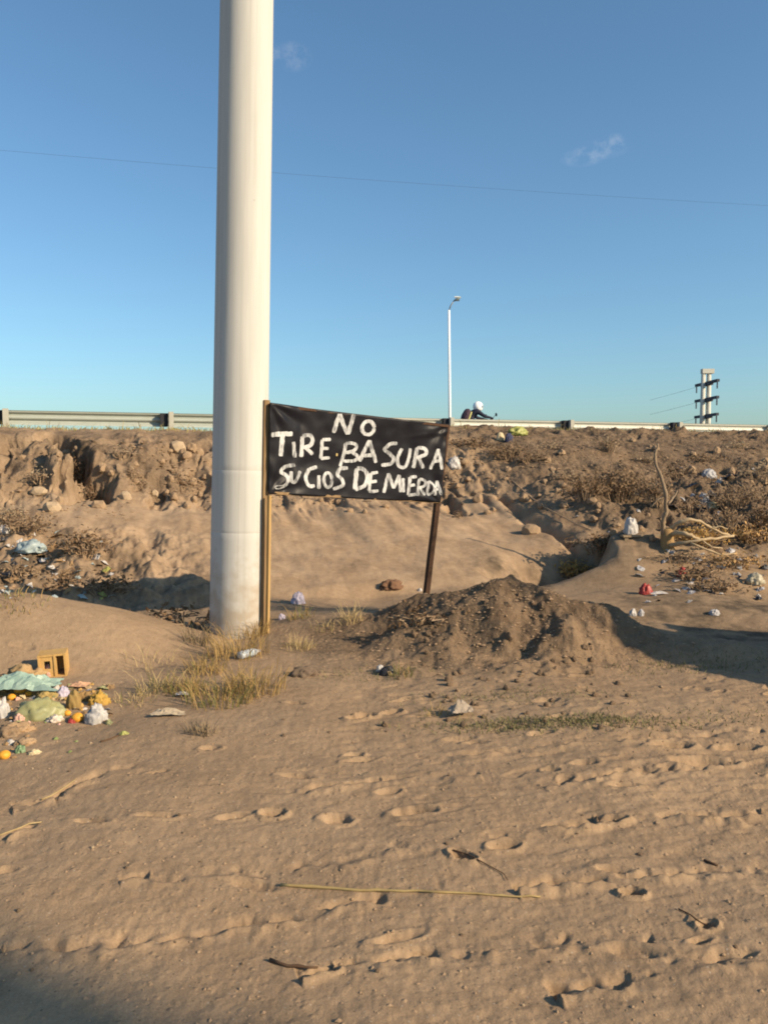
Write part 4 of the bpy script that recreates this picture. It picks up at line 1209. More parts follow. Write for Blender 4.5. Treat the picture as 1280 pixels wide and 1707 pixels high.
p = hit(768, 1192); o = rag('crumpled_paper', .15, .10, .10, 33, plast('dusty_paper', (.36, .295, .23), tr=.05, rough=.8)); place(o, p, .3, .0); tag(o, 'dusty crumpled paper on the sand below the heap', 'paper')
p = hit(280, 1194); o = rag('paper_scrap', .2, .06, .05, 8, plast('pale_paper', (.42, .34, .24), tr=.05, rough=.8)); place(o, p, .1, -.004); tag(o, 'torn pale paper in front of the grass', 'paper')
bagat(207, 1224, 16, 7, YGREEN, 'small yellow scrap on the sand right of the rubbish pile', 'scrap', 'plastic_scrap')
p = hit(305, 1160); o = rag('paper_scrap', .09, .05, .03, 18, WHITE); place(o, p, .1, -.004); tag(o, 'small white scrap at the foot of the grass', 'scrap')
# plastic bottle by the wooden post
p = hit(415, 1096)
bt = empty('plastic_bottle', 'pale plastic bottle lying in front of the wooden post', 'bottle', (p.x, p.y, p.z + .035), .9)
Ml = Matrix.Rotation(R(90), 3, 'Y') @ Matrix.Rotation(R(0), 3, 'X')
clearb = mat('pale_bottle', (.62, .68, .72), .25, spec=.6, trans=.4)
mb = MB(); mb.lathe([(.01, -.10), (.03, -.098), (.033, -.08), (.031, -.02), (.033, .03), (.030, .06), (.014, .09), (.013, .105)], 16, mtx=Ml); mb.build('body', clearb, bt, True)
mb = MB(); mb.lathe([(.016, .100), (.016, .118)], 14, mtx=Ml); mb.build('cap', LILAC, bt)
# --- stones and blocks on the bank
STONE = mat('pale_stone', (.42, .31, .20), .95, (.34, .25, .16), 8, bump=.5, bscale=25)
EARTH = mat('clod_earth', (.33, .225, .138), 1.0, (.27, .185, .112), 12, bump=.6, bscale=40)
DARKE = mat('dark_clod', (.20, .14, .088), 1.0, (.155, .105, .068), 12, bump=.6, bscale=40)
def stone(px, py, wpx, hpx, m, label, name='stone', cat='stone', seed=0, group=None, sub=2, rz=0.0):
    p = hit(px, py); s = scale_at(p)
    o = crumpled(name, wpx * s, wpx * s * .8, hpx * s * .62, seed + int(px * 3), m, sub, .22, flat=.6)
    place(o, p, rz, .015); return tag(o, label, cat, group)
stone(296, 752, 34, 24, STONE, 'rounded pale boulder on the left crest')
stone(88, 850, 32, 22, STONE, 'flat pale block on the left slope')
stone(66, 822, 30, 18, STONE, 'pale stone under the dark root clump')
stone(210, 832, 20, 22, STONE, 'upright pale stone left of the bank middle')
stone(258, 826, 14, 16, STONE, 'small pale stone between bank roots')
stone(165, 845, 26, 18, EARTH, 'earth block at the foot of the hanging roots')
stone(886, 888, 34, 24, EARTH, 'large earth block half buried in the sandy slope', rz=.4)
stone(800, 1168, 12, 11, DARKE, 'reddish dark stone at the foot of the heap')
stone(855, 1182, 16, 9, DARKE, 'dark flat stone right of the heap foot')
stone(1218, 1142, 12, 7, DARKE, 'dark stone at the right edge of the yard')
stone(565, 1700, 12, 9, STONE, 'pale pebble at the bottom of the picture')
rng = random.Random(77)
def scatter(n, x0, x1, y0, y1, fn):
    for i in range(n): fn(rng.uniform(x0, x1), rng.uniform(y0, y1), i)
def proto_stone(m, seed, name):
    o = crumpled(name, 1, .85, .45, seed, m, 2, .22, flat=.6); return o
PRO = {}
def copies(name, n, box, m, sz, label, cat, group, key, kind=crumpled, h=.6, seed=1, var=5, sink=.2):
    """individual look-alikes that share mesh data"""
    g = random.Random(seed); base = []
    for k in range(n):
        px, py = g.uniform(box[0], box[1]), g.uniform(box[2], box[3])
        p = hit(px, py); s = scale_at(p) * g.uniform(*sz)
        if k < var:
            o = (rag(name, 1, g.uniform(.45, 1), h * g.uniform(.7, 1.6), seed * 31 + k, m, 8) if 'scrap' in name and name != 'food_scrap' else crumpled(name, 1, g.uniform(.6, 1), h * g.uniform(.7, 1.2), seed * 31 + k, m, 2, .45 if 'scrap' in name else .3, flat=.6)); base.append(o)
        else:
            o = base[k % var].copy(); COL.objects.link(o)
        o.scale = (s, s, s)
        o.location = (p.x, p.y, p.z - sink * s * .3)
        t_ = .7 if 'scrap' in name else .3
        o.rotation_euler = (g.uniform(-t_, t_), g.uniform(-t_, t_), g.uniform(0, 6.28))
        tag(o, label, cat, group)
copies('soil_clod', 46, (680, 1000, 985, 1150), DARKE, (4, 15), 'lump of dug earth on the heap right of the sign', 'clod', 'clods on the earth heap', 1, seed=2)
copies('soil_clod', 40, (640, 1060, 1120, 1215), DARKE, (5, 13), 'small dark clod on the sand in front of the earth heap', 'clod', 'clods in front of the earth heap', 1, seed=3)
copies('soil_clod', 30, (20, 345, 748, 850), EARTH, (8, 20), 'earth clod on the broken bank left of the pole', 'clod', 'clods on the left bank', 1, seed=4)
copies('soil_clod', 26, (760, 940, 755, 860), EARTH, (8, 18), 'earth clod on the bank right of the sign', 'clod', 'clods on the middle bank', 1, seed=5)
copies('soil_clod', 40, (960, 1280, 735, 900), EARTH, (7, 18), 'earth clod among the scrub on the right bank', 'clod', 'clods on the right bank', 1, seed=6)
copies('soil_clod', 9, (455, 700, 832, 856), EARTH, (5, 14), 'earth clod on the bank seen under the sign', 'clod', 'clods under the sign', 1, seed=7)
L1 = (0, 190, 885, 1000)
copies('plastic_scrap', 26, L1, WHITE, (6, 15), 'small white scrap in the rubbish below the left bank', 'scrap', 'white scraps left', 1, seed=11, h=.5)
copies('plastic_scrap', 18, L1, BLUEG, (8, 18), 'small bluish scrap in the rubbish below the left bank', 'scrap', 'bluish scraps left', 1, seed=12, h=.4)
copies('plastic_scrap', 14, L1, BLACKP, (8, 20), 'small black scrap in the rubbish below the left bank', 'scrap', 'black scraps left', 1, seed=13, h=.4)
copies('cardboard_scrap', 20, L1, BROWN, (8, 22), 'brown cardboard scrap in the rubbish below the left bank', 'scrap', 'brown scraps left', 1, seed=14, h=.3)
copies('plastic_scrap', 3, (110, 180, 950, 1000), YGREEN, (8, 16), 'yellow scrap in the rubbish below the left bank', 'scrap', 'yellow scraps left', 1, seed=15, h=.4, var=3)
R1 = (1060, 1280, 915, 1005)
copies('plastic_scrap', 24, R1, WHITE, (5, 11), 'small white scrap in the rubbish below the dead stump', 'scrap', 'white scraps right', 1, seed=21, h=.5)
copies('plastic_scrap', 22, R1, GREYB, (7, 16), 'small grey scrap in the rubbish below the dead stump', 'scrap', 'grey scraps right', 1, seed=22, h=.4)
copies('plastic_scrap', 10, R1, BLACKP, (8, 20), 'small black scrap in the rubbish below the dead stump', 'scrap', 'black scraps right', 1, seed=23, h=.4)
copies('plastic_scrap', 9, (1110, 1280, 770, 860), GREYB, (6, 12), 'small grey scrap among the bushes on the right bank', 'scrap', 'grey scraps upper right', 1, seed=24, h=.5)
copies('plastic_scrap', 8, (1110, 1280, 790, 860), BLACKP, (12, 28), 'black plastic scrap among the bushes on the right bank', 'scrap', 'black scraps upper right', 1, seed=25, h=.5)
copies('plastic_scrap', 6, (960, 1110, 800, 905), WHITE, (4, 8), 'tiny white scrap round the brown leaf bush', 'scrap', 'white scraps middle', 1, seed=26, h=.5)
copies('pebble', 40, (40, 1240, 1230, 1690), STONE, (3, 7), 'small pale pebble on the open sand', 'pebble', 'pebbles on the sand', 1, seed=31, h=.5)
copies('pebble', 30, (20, 1260, 1190, 1640), DARKE, (4, 9), 'small dark clod on the open sand', 'clod', 'dark clods on the sand', 1, seed=32, h=.5)
# crumbs of earth too small to count
def crumbs():
    g = random.Random(9); V, Fq = [], []
    ico = [(0, 0, 1), (.894, 0, .447), (.276, .85, .447), (-.724, .526, .447), (-.724, -.526, .447), (.276, -.85, .447), (0, 0, -.4)]
    tri = [[0, 1, 2], [0, 2, 3], [0, 3, 4], [0, 4, 5], [0, 5, 1], [6, 2, 1], [6, 3, 2], [6, 4, 3], [6, 5, 4], [6, 1, 5]]
    P = []
    for i in range(1100): P.append((g.gauss(1.05, .75), g.gauss(7.0, .55), g.triangular(.006, .032, .009)))
    for i in range(2600):
        y = g.uniform(2.2, 8); P.append((y * g.uniform(-.5, .55), y, g.triangular(.003, .014, .004)))
    for i in range(4200):
        u = g.uniform(-3, 19); v = g.triangular(2.2, 9.5, 5.0) if u > 9.5 or u < 2.5 else g.triangular(2.2, 5.6, 4.2)
        q = on_rail(u, v); P.append((q.x, q.y, g.triangular(.010, .065, .016)))
    A = np.array(P); Z = Hq(A[:, 0], A[:, 1])
    for (x, y, r), z in zip(P, Z):
        k = len(V); a = g.uniform(0, 6.28); c, s = math.cos(a), math.sin(a)
        st = [r * g.uniform(.6, 1.3) for _ in range(3)]
        for p in ico: V.append((x + (p[0] * c - p[1] * s) * st[0], y + (p[0] * s + p[1] * c) * st[1], z + p[2] * st[2] * .7 - r * .25))
        Fq += [[i + k for i in q] for q in tri]
    o = link_mesh('soil_crumbs', V, Fq, EARTH); tag(o, 'loose crumbs of earth strewn over the ground', 'soil', kind='stuff')
crumbs()

# --- food rubbish pile, front left
def hollow_brick(px, py, label, rz, w, d, h, holes):
    """fired clay block with through channels (seen at the end face)"""
    p = hit(px, py)
    t = .016
    mb = MB()
    nx, nz_ = holes
    xs = [-w / 2 + (w - t) * i / nx for i in range(nx + 1)]; zs = [(h - t) * i / nz_ for i in range(nz_ + 1)]
    for x in xs: mb.box((x + t / 2, 0, h / 2), (t, d, h))
    for z in zs:
        for i in range(nx): mb.box(((xs[i] + xs[i + 1]) / 2 + t / 2, 0, z + t / 2), (xs[1] - xs[0] - t, d - .002, t))
    o = mb.build('hollow_brick', mat('fired_clay', (.50, .31, .12), .9, (.42, .25, .10), 10, bump=.4, bscale=40))
    place(o, p, rz, .02, (R(3), R(-4))); return tag(o, label, 'brick')
p = hit(92, 1121)
hb_ = empty('hollow_brick', 'yellowish hollow clay brick standing on end behind the rubbish pile', 'brick', (p.x, p.y, p.z - .02), R(14))
clay = mat('fired_clay', (.52, .33, .12), .9, (.42, .25, .09), 10, bump=.4, bscale=40)
clayin = mat('fired_clay_inside', (.34, .16, .07), .95, (.26, .12, .055), 10)
mb = MB(); bw, bd, bh, bt_ = .195, .155, .18, .015
for x in (-bw / 2, .012, bw / 2 - bt_): mb.box((x + bt_ / 2, 0, bh / 2), (bt_, bd, bh))
for z in (0, bh - bt_):
    for x0, x1 in ((-bw / 2 + bt_, .012), (.012 + bt_, bw / 2 - bt_)): mb.box(((x0 + x1) / 2, 0, z + bt_ / 2), (x1 - x0, bd - .003, bt_))
mb.box((-bw / 2 + bt_ + (bw / 2 + .012 - bt_) / 2, .012, bh / 2), (bw / 2 + .012 - bt_, .014, bh - 2 * bt_))
mb.box((.012 + bt_ + (bw / 2 - .012 - 2 * bt_) / 2, bd / 2 - .012, bh / 2), (bw / 2 - .012 - 2 * bt_, .012, bh - 2 * bt_))
mb.build('shell', clay, hb_)
mb = MB()
cx = -bw / 2 + bt_ + (bw / 2 + .012 - bt_) / 2; cw = bw / 2 + .012 - bt_
y_ = -bd / 2 + .014
for (x, z, w_, h_) in ((cx - cw / 2 + .013, bh / 2, .026, bh - 2 * bt_), (cx + cw / 2 - .013, bh / 2, .026, bh - 2 * bt_), (cx, bt_ + .028, cw - .052, .056), (cx, bh - bt_ - .017, cw - .052, .034)):
    mb.box((x, y_, z), (w_, .012, h_))
mb.build('end_web', clay, hb_)
hb_.rotation_euler = (R(3), R(-3), R(14))
p = hit(30, 1158); o = rag('plastic_sheet', .56, .26, .12, 3, TURQ, 22); place(o, p, .1, -.03); tag(o, 'turquoise plastic sheet draped over the rubbish pile', 'plastic sheet')
bagat(66, 1194, 80, 30, OLIVE, 'large olive green rubbish bag at the front of the pile', 'rubbish bag', 'rubbish_bag', sharp=.25, rz=.1, dk=.6)
bagat(2, 1196, 26, 34, WHITE, 'white bag at the left picture edge of the pile', seed=2)
bagat(161, 1204, 34, 28, plast('greyish_cloth', (.40, .385, .38), (.52, .49, .45)), 'greyish white bag at the right end of the pile', sharp=.4, seed=1)
bagat(124, 1180, 24, 30, mat('olive_brown_bag', (.30, .20, .07), .7, (.22, .14, .05), 12), 'brown paper bag in the middle of the pile', 'paper bag', 'paper_bag', sharp=.2)
bagat(166, 1174, 30, 20, mat('mustard_scrap', (.44, .28, .06), .8, (.32, .19, .05), 12), 'mustard yellow wrapper behind the greyish bag', 'wrapper', 'food_wrapper', sharp=.6)
bagat(106, 1160, 20, 16, LILAC, 'lilac crumpled bag in the middle of the pile')
bagat(92, 1150, 16, 10, WHITE, 'white crumpled paper between bricks and lilac bag', 'paper', 'crumpled_paper')
p = hit(133, 1146); o = rag('cardboard_flap', .13, .10, .03, 12, plast('salmon_card', (.55, .32, .19), tr=0, rough=.9)); place(o, p, .0, -.01); tag(o, 'salmon cardboard flap on the sand right of the bricks', 'cardboard')
bagat(80, 1124, 28, 16, PINK, 'pinkish paper at the foot of the open brick', 'paper', 'crumpled_paper', sharp=.6)
bagat(46, 1136, 56, 24, mat('dry_husks', (.40, .28, .14), .9, (.28, .18, .09), 30), 'heap of dry husks behind the turquoise sheet', 'husks', 'husk_heap', sharp=.7)
bagat(62, 1142, 24, 9, plast('lettuce_green', (.28, .36, .10)), 'wilted green leaf waste beside the husks', 'leaf waste', 'leaf_waste', sharp=.6)
bagat(33, 1202, 18, 14, PINK, 'salmon scrap under the olive bag', 'scrap', 'paper_scrap')
bagat(92, 1202, 26, 10, plast('cream_paper', (.66, .56, .46), tr=.1, rough=.8), 'cream paper strip between olive bag and orange', 'paper', 'paper_scrap', sharp=.6)
bagat(18, 1240, 14, 9, WHITE, 'white paper scrap below the pile', 'paper', 'paper_scrap')
bagat(35, 1254, 16, 13, plast('dull_green', (.22, .32, .17)), 'dull green leaf scrap below the pile', 'scrap', 'leaf_scrap', sharp=.5)
bagat(12, 1226, 40, 14, mat('compost', (.16, .11, .07), .95, (.26, .18, .11), 25), 'dark kitchen waste heap at the left picture edge', 'waste heap', 'waste_heap', sharp=.6)
bagat(42, 1240, 34, 10, mat('compost2', (.26, .18, .11), .95, (.36, .25, .15), 25), 'brown waste crumbs below the olive bag', 'waste heap', 'waste_heap', sharp=.6)
bagat(10, 1150, 40, 20, mat('compost3', (.20, .13, .07), .95, (.34, .22, .10), 25), 'brown leafy waste left of the turquoise sheet', 'waste heap', 'waste_heap', sharp=.7)
bagat(140, 1168, 24, 14, mat('compost4', (.30, .19, .08), .9, (.20, .12, .05), 25), 'brown crumpled peel behind the brown paper bag', 'peel', 'fruit_peel', sharp=.7)
bagat(78, 1164, 30, 12, mat('compost5', (.36, .27, .10), .9, (.25, .17, .07), 25), 'yellowish leaf waste above the olive bag', 'leaf waste', 'leaf_waste', sharp=.7)
bagat(28, 1218, 46, 13, mat('compost6', (.24, .16, .09), .9, (.36, .24, .14), 25), 'flattened brown waste in front of the white edge bag', 'waste heap', 'waste_heap', sharp=.7)
bagat(58, 1256, 20, 8, CREAM, 'cream scrap on the sand below the pile', 'scrap', 'paper_scrap', sharp=.5)
bagat(48, 1186, 16, 12, WHITE, 'white scrap caught on the olive bag', 'scrap', 'plastic_scrap', sharp=.5)
bagat(122, 1204, 16, 9, RED, 'dark red peel beside the large front orange', 'peel', 'fruit_peel', sharp=.4)
orangem = mat('orange_peel', (.60, .25, .02), .6, (.70, .36, .04), 14, bump=.2, bscale=160, spec=.4)
def orange(px, py, dpx, label, half=False):
    p = hit(px, py); r = dpx * scale_at(p) / 2
    root = empty('orange_fruit', label, 'orange', (p.x, p.y, p.z + r * .55), rng.uniform(0, 6))
    mb = MB(); prof = []
    for i in range(13):
        a = -math.pi / 2 + math.pi * i / 12
        prof.append((max(.0008, r * math.cos(a) * (1 + .02 * math.sin(3 * a))), r * .80 * math.sin(a)))
    mb.lathe(prof, 20); mb.build('peel', orangem, root, True)
    mb = MB(); mb.lathe([(r * .10, r * .90), (r * .12, r * .93), (r * .05, r * .95)], 8); mb.build('stem_button', mat('stem_green', (.12, .13, .04), .8), root)
orange(130, 1202, 21, 'large orange fruit at the front of the pile')
orange(113, 1192, 12, 'small orange behind the large front orange')
orange(34, 1156, 19, 'orange on top of the turquoise sheet')
orange(20, 1166, 14, 'orange at the left under the turquoise sheet')
orange(48, 1160, 11, 'small orange right of the one on the sheet')
orange(8, 1264, 20, 'orange alone at the lower left picture edge')
copies('food_scrap', 18, (0, 185, 1140, 1205), mat('peel_scrap', (.46, .30, .10), .8, (.34, .2, .07), 14), (5, 12), 'small brownish food scrap in the front rubbish pile', 'scrap', 'food scraps in the pile', 1, seed=41, h=.5)
copies('food_scrap', 12, (0, 185, 1140, 1210), PINK, (4, 10), 'small pinkish scrap in the front rubbish pile', 'scrap', 'pink scraps in the pile', 1, seed=42, h=.4)
copies('food_scrap', 12, (0, 150, 1130, 1260), plast('leafbits', (.24, .30, .10)), (4, 10), 'small green leaf scrap in the front rubbish pile', 'scrap', 'green scraps in the pile', 1, seed=43, h=.4)
copies('food_scrap', 14, (0, 70, 1205, 1275), BROWN, (4, 12), 'small brown scrap below the front rubbish pile', 'scrap', 'brown scraps below the pile', 1, seed=44, h=.4)
copies('plastic_scrap', 9, (0, 190, 1130, 1210), WHITE, (4, 9), 'tiny white scrap in the front rubbish pile', 'scrap', 'white scraps in the pile', 1, seed=45, h=.4)

PB = (0, 185, 1138, 1208)
for k, (m_, c_, n_, z_) in enumerate(((BROWN, 'brown', 18, (8, 20)), (CREAM, 'cream', 12, (6, 15)), (OLIVE, 'olive green', 12, (8, 20)), (mat('tan_card', (.42, .30, .17), .9, (.32, .22, .12), 14), 'tan', 16, (8, 20)), (GREYB, 'grey', 10, (7, 16)))):
    copies('rubbish_scrap', n_, PB, m_, z_, 'torn ' + c_ + ' scrap in the front rubbish pile', 'scrap', c_ + ' torn scraps in the pile', 1, seed=60 + k, h=.4)
# --- plank by the stump, stalks and twigs on the sand
p = hit(1070, 896)
pk = empty('wooden_plank', 'grey plank lying level to the left of the stump on a short prop', 'plank', p)
q0, q1 = at(1036, 893, p.y) - p, at(1103, 893, p.y + .1) - p
mb = MB(); mb.box((q0 + q1) / 2, ((q1 - q0).length, .10, .03), Matrix.Rotation(math.atan2(q1.y - q0.y, q1.x - q0.x), 3, 'Z')); mb.build('board', mat('grey_wood', (.30, .23, .15), .9, (.22, .165, .105), 12), pk)
mb = MB(); g0 = at(1043, 897, p.y) - p; mb.box(g0 + Vector((0, 0, -.08)), (.05, .05, .16)); mb.build('prop', mat('grey_wood', (.3, .23, .15)), pk)
def stalk(name, label, pts, r, m, cat='stalk', lift=.004, group=None):
    P = []
    for a, b in zip(pts[:-1], pts[1:]):
        n = max(2, int(math.dist(a, b) / 14))
        for k in range(n): P.append((a[0] + (b[0] - a[0]) * k / n, a[1] + (b[1] - a[1]) * k / n))
    P.append(pts[-1])
    Q = []
    for x, y in P:
        h_ = hit(x, y); Q.append(Vector((h_.x, h_.y, h_.z + lift)))
    # smooth the heights: a stiff stalk spans the hollows
    zs = np.array([q.z for q in Q]); k = 5
    zs = np.maximum(zs, np.convolve(np.pad(zs, k, mode='edge'), np.ones(2 * k + 1) / (2 * k + 1), 'valid'))
    for q, z in zip(Q, zs): q.z = z
    o0 = Q[len(Q) // 2].copy()
    mb = MB(); n = len(Q)
    mb.tube([q - o0 for q in Q], [r * (1 - .5 * i / n) * (1.35 if i % 7 == 3 else 1) for i in range(n)], 7)
    o = mb.build(name, m, None, True); o.location = o0
    return tag(o, label, cat, group)
stalkm = mat('dry_reed', (.40, .30, .13), .8, (.26, .18, .08), 14)
stalk('dry_reed', 'long dry reed stalk lying across the foreground sand', [(468, 1477), (520, 1481), (600, 1486), (700, 1488), (780, 1491), (850, 1497), (900, 1497)], .0062, stalkm)
dtw = mat('dark_twig', (.10, .06, .035), .9)
stalk('twig', 'short dark twig on the right foreground sand', [(1172, 1436), (1184, 1440), (1196, 1445)], .006, dtw, 'twig')
stalk('twig', 'thin curved twig right of the reed stalk', [(1130, 1517), (1150, 1527), (1170, 1545), (1180, 1549)], .0028, dtw, 'twig')
stalk('twig', 'forked dry twig at the bottom left of centre', [(450, 1603), (480, 1613), (530, 1617)], .006, dtw, 'twig')
stalk('twig', 'curved dry leaf stem above the reed stalk', [(755, 1421), (780, 1430), (812, 1443), (838, 1458), (846, 1470)], .0028, dtw, 'twig')
stalk('twig', 'pale thin stem at the left edge of the sand', [(0, 1394), (30, 1384), (70, 1372)], .004, palestraw, 'twig')
stalk('twig', 'pale straw near the left sand ruts', [(70, 1336), (100, 1322), (128, 1300)], .004, palestraw, 'twig')
stalk('twig', 'dark stick beside the yellow scrap', [(168, 1238), (186, 1232), (200, 1226)], .006, dtw, 'twig')
stalk('twig', 'thin root trailing down the gully', [(850, 800), (882, 830), (905, 850), (935, 866), (960, 884), (985, 890)], .014, twigm, 'root', .02)
# ------------------------------------------------------------------ motorcyclist on the road behind the rail
DR = 24.6
ref = at(794, 678, DR)
RB = Vector((ref.x, ref.y, 2.014))
moto = empty('motorcycle', 'dark small motorcycle passing behind the guardrail', 'motorcycle', RB, ang)
blackm = mat('moto_black', (.02, .02, .025), .4, spec=.4); chrome = mat('moto_metal', (.45, .45, .46), .3, metal=.8); tyre = mat('tyre_rubber', (.02, .02, .02), .9)
for x in (-.58, .62):
    wh = MB(); wh.tube([(x + .27 * math.cos(2 * math.pi * i / 28), 0, .31 + .27 * math.sin(2 * math.pi * i / 28)) for i in range(29)], .045, 10, False)
    w = wh.build('wheel', tyre, moto, True)
    rm = MB(); rm.tube([(x + .22 * math.cos(2 * math.pi * i / 28), 0, .31 + .22 * math.sin(2 * math.pi * i / 28)) for i in range(29)], .018, 8, False); rm.build('rim', chrome, w, True)
    for i in range(8):
        a = 2 * math.pi * i / 8; s_ = MB(); s_.tube([(x, 0, .31), (x + .22 * math.cos(a), 0, .31 + .22 * math.sin(a))], .008, 6); s_.build('spoke', chrome, w)
mb = MB(); mb.tube([(.62, .09, .31), (.42, .09, .82)], .025, 8); mb.tube([(.62, -.09, .31), (.42, -.09, .82)], .025, 8); mb.build('fork', chrome, moto)
mb = MB(); mb.tube([(.42, 0, .78), (.1, 0, .62), (-.1, 0, .38), (-.58, 0, .31)], [.035, .04, .04, .03], 8); mb.tube([(-.1, 0, .55), (-.62, 0, .68)], .03, 8); mb.build('frame', blackm, moto)
mb = MB(); mb.lathe([(.02, -.2), (.10, -.18), (.14, -.05), (.13, .1), (.07, .2)], 16, (.2, 0, .74), Matrix.Rotation(R(90), 3, 'Y') @ Matrix.Scale(.9, 3)); mb.build('fuel_tank', mat('tank_navy', (.03, .04, .10), .25, spec=.6), moto, True)
mb = MB(); mb.box((-.28, 0, .68), (.62, .24, .09), Matrix.Rotation(R(-4), 3, 'Y'), .85); mb.build('seat', blackm, moto)
mb = MB(); mb.box((.05, 0, .38), (.34, .24, .28), taper=.8); mb.build('engine', chrome, moto)
mb = MB(); mb.tube([(.2, -.12, .3), (-.2, -.15, .25), (-.75, -.16, .36)], [.025, .03, .05], 10); mb.build('exhaust', chrome, moto, True)
mb = MB(); mb.tube([(.36, -.36, .88), (.42, -.2, .90), (.43, 0, .86), (.42, .2, .90), (.36, .36, .88)], .014, 8); hb = mb.build('handlebar', blackm, moto, True)
for s_ in (-1, 1):
    mb = MB(); mb.tube([(.40, s_ * .28, .90), (.47, s_ * .34, 1.0)], .007, 6); mb.lathe([(.01, -.01), (.05, -.008), (.055, .008), (.01, .014)], 14, (.48, s_ * .36, 1.01), Matrix.Rotation(R(80), 3, 'Y')); mb.build('mirror', blackm, hb)
mb = MB(); mb.lathe([(.03, -.10), (.085, -.05), (.095, .03), (.05, .05)], 16, (.52, 0, .80), Matrix.Rotation(R(90), 3, 'Y')); mb.build('headlight', mat('headlight_glass', (.6, .6, .6), .2, spec=.6), moto, True)
mb = MB(); mb.tube([(.62 + .34 * math.cos(R(a)), 0, .31 + .34 * math.sin(R(a))) for a in range(20, 150, 12)], .05, 8); mb.build('mudguard', blackm, moto, True)

# rider: one continuous skinned figure, leaning forward to the bars
rider = empty('person', 'motorcyclist in dark clothes and a white helmet leaning forward behind the guardrail', 'person', RB, ang)
J = {'hip': (-.24, 0, .82), 'waist': (-.19, 0, .95), 'chest': (-.08, 0, 1.09), 'neck': (.0, 0, 1.17), 'head': (.03, 0, 1.24), 'crown': (.04, 0, 1.31)}
RD = {'hip': .155, 'waist': .14, 'chest': .165, 'neck': .065, 'head': .085, 'crown': .07}
E = [('hip', 'waist'), ('waist', 'chest'), ('chest', 'neck'), ('neck', 'head'), ('head', 'crown')]
for s_, t in ((-1, 'r'), (1, 'l')):
    y = s_
    for n, c, r in (('sh', (-.04, y * .19, 1.10), .075), ('el', (.14, y * .30, .95), .055), ('wr', (.33, y * .30, .92), .036), ('palm', (.37, y * .29, .915), .032),
                    ('th', (-.20, y * .11, .80), .10), ('kn', (.18, y * .20, .68), .066), ('an', (.02, y * .17, .30), .045), ('toe', (.18, y * .18, .26), .04)):
        J[n + t] = c; RD[n + t] = r
    E += [('chest', 'sh' + t), ('sh' + t, 'el' + t), ('el' + t, 'wr' + t), ('wr' + t, 'palm' + t), ('hip', 'th' + t), ('th' + t, 'kn' + t), ('kn' + t, 'an' + t), ('an' + t, 'toe' + t)]
    for k in range(4):
        L = (.034, .038, .036, .028)[k]
        a = (.40, y * (.255 + .022 * k), .912); b = (.40 + L * .35, y * (.255 + .022 * k), .895 - L * .3); c = (.375, y * (.255 + .022 * k), .868)
        for q, (n, cc) in enumerate((('fa', a), ('fb', b), ('fc', c))): J[n + str(k) + t] = cc; RD[n + str(k) + t] = .0095
        E += [('palm' + t, 'fa%d' % k + t), ('fa%d' % k + t, 'fb%d' % k + t), ('fb%d' % k + t, 'fc%d' % k + t)]
    J['ta' + t] = (.365, y * .25, .90); J['tb' + t] = (.385, y * .235, .875); RD['ta' + t] = .011; RD['tb' + t] = .0095
    E += [('palm' + t, 'ta' + t), ('ta' + t, 'tb' + t)]
names = list(J)
me = bpy.data.meshes.new('body'); me.from_pydata([J[n] for n in names], [(names.index(a), names.index(b)) for a, b in E], [])
body = bpy.data.objects.new('body', me); COL.objects.link(body); body.parent = rider
sk = body.modifiers.new('skin', 'SKIN'); sk.use_smooth_shade = True
if not me.skin_vertices:
    bpy.context.view_layer.objects.active = body
for i, n in enumerate(names):
    me.skin_vertices[0].data[i].radius = (RD[n], RD[n])
    me.skin_vertices[0].data[i].use_root = (n == 'hip')
ss = body.modifiers.new('sub', 'SUBSURF'); ss.levels = 2; ss.render_levels = 2
me.materials.append(mat('dark_riding_clothes', (.018, .02, .04), .85, (.03, .032, .05), 10))
mb = MB()
HC = Vector((.045, 0, 1.265))
V, Fq = [], []
nU, nV = 24, 16
for j in range(nV + 1):
    th = math.pi * j / nV
    for i in range(nU):
        ph = 2 * math.pi * i / nU
        x, y, z = math.sin(th) * math.cos(ph), math.sin(th) * math.sin(ph), math.cos(th)
        r = Vector((.155 * x * (1.06 if x > 0 else 1), .128 * y, .155 * z))
        if z < -.4: r.x += .03 * (-.4 - z) * (1 if x > 0 else -.5); r.z = max(r.z, -.125)
        V.append(HC + r)
for j in range(nV):
    for i in range(nU): Fq.append([j * nU + i, (j + 1) * nU + i, (j + 1) * nU + (i + 1) % nU, j * nU + (i + 1) % nU])
hel = link_mesh('helmet', V, Fq, mat('helmet_white', (.82, .83, .82), .25, spec=.5), rider, True)
V, Fq = [], []
for j in range(5):
    th = R(78 + 26 * j / 4)
    for i in range(13):
        ph = R(-65 + 130 * i / 12)
        V.append(HC + Vector((.170 * math.sin(th) * math.cos(ph), .137 * math.sin(th) * math.sin(ph), .158 * math.cos(th))))
for j in range(4):
    for i in range(12): Fq.append([j * 13 + i, (j + 1) * 13 + i, (j + 1) * 13 + i + 1, j * 13 + i + 1])
link_mesh('visor', V, Fq, mat('visor_smoke', (.25, .28, .32), .15, spec=.6), hel, True)
bp = crumpled('backpack', .26, .34, .30, 5, mat('maroon_pack', (.07, .045, .06), .85), 3, .12, flat=.8)
bp.location = RB + Matrix.Rotation(ang, 3, 'Z') @ Vector((-.38, 0, .86)); bp.rotation_euler = (0, R(20), ang)
tag(bp, 'dark backpack with a yellow strip on the rider\'s back', 'backpack')
mb = MB(); mb.box((.06, -.168, .12), (.035, .012, .30)); mb.build('reflective_strip', mat('reflective_yellow', (.55, .52, .20), .5), bp)

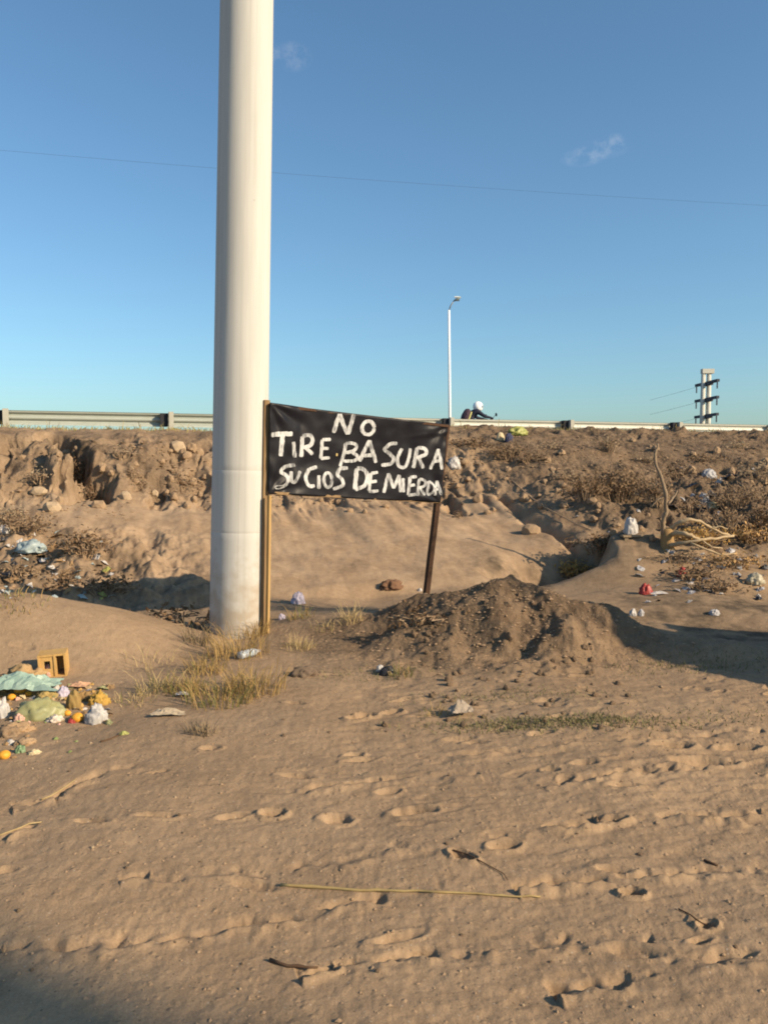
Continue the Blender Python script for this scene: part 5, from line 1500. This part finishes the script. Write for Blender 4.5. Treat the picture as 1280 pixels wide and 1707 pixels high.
# ------------------------------------------------------------------ unseen six-storey block added behind the camera to shade the sand's lower left
sd_ = Vector((-sx, -sy, 0)).normalized()
hx = Vector((-.70, 2.36, 0)) - sd_ * 32.0
hd_ = Vector((sd_.y, -sd_.x, 0))
if hd_.y > 0: hd_ = -hd_
shadow_block = empty('shadow_caster', 'unseen plain six-storey block added to cast the bottom-left shadow', 'shadow caster', hx)
yawh = math.atan2(hd_.y, hd_.x); Rh = Matrix.Rotation(yawh, 3, 'Z')
plaster = mat('shadow_block_plaster', (.46, .40, .32), .95, (.38, .33, .26), 2, bump=.2, bscale=20)
dirs = Rh @ Vector((0, 1, 0))
away = -sd_ if True else sd_
cen = hd_ * 4.0 + away * 3.2
mb = MB(); mb.box(cen + Vector((0, 0, 9.2)), (8.0, 6.2, 18.4), Rh); mb.build('wall', plaster, shadow_block)
mb = MB(); mb.box(cen + Vector((0, 0, 18.48)), (8.0, 6.2, .16), Rh); mb.build('roof_slab', mat('roof_concrete', (.35, .34, .32), .9), shadow_block)
glass = mat('window_glass', (.05, .06, .07), .1, spec=.6); frm = mat('window_frame_paint', (.3, .2, .12), .7)
for i, (a, z) in enumerate(((1.5, 1.3), (4.2, 1.3), (1.5, 4.3), (4.2, 4.3), (6.6, 4.3), (1.5, 7.3), (4.2, 7.3), (6.6, 7.3), (1.5, 10.3), (4.2, 10.3), (6.6, 10.3), (1.5, 13.3), (4.2, 13.3), (6.6, 13.3), (1.5, 16.2), (4.2, 16.2), (6.6, 16.2))):
    c = hd_ * a + sd_ * -.09 + Vector((0, 0, z + .6)) + away * .0
    mb = MB(); mb.box(hd_ * a + sd_ * -.0 + away * .08 + Vector((0, 0, z + .6)), (1.3, .06, 1.3), Rh); w_ = mb.build('window', frm, shadow_block)
    mb = MB(); mb.box(hd_ * a + away * .04 + Vector((0, 0, z + .6)), (1.15, .03, 1.15), Rh); mb.build('pane', glass, w_)
mb = MB(); mb.box(hd_ * 6.6 + away * .08 + Vector((0, 0, 1.05)), (1.0, .06, 2.1), Rh); dd_ = mb.build('door', frm, shadow_block)
mb = MB(); mb.box(hd_ * 6.95 + away * .03 + Vector((0, 0, 1.0)), (.12, .04, .03), Rh); mb.build('handle', mat('steel', (.5, .5, .5), .3), dd_)
# scrub added on the unseen right-hand heap to break up its shadow edge
for i, (x, y) in enumerate(((5.9, 6.0), (6.4, 5.5), (6.0, 5.2), (5.5, 6.6), (6.9, 5.9))):
    b_ = bush(640, 1200, 'dry scrub added on the unseen right-hand heap to break up its shadow', .6, .6, .6, 50, 260, leafm, 140 + i, .035, group='added scrub on the unseen heap')
    b_.location = (x, y, hz(x, y) - .05)
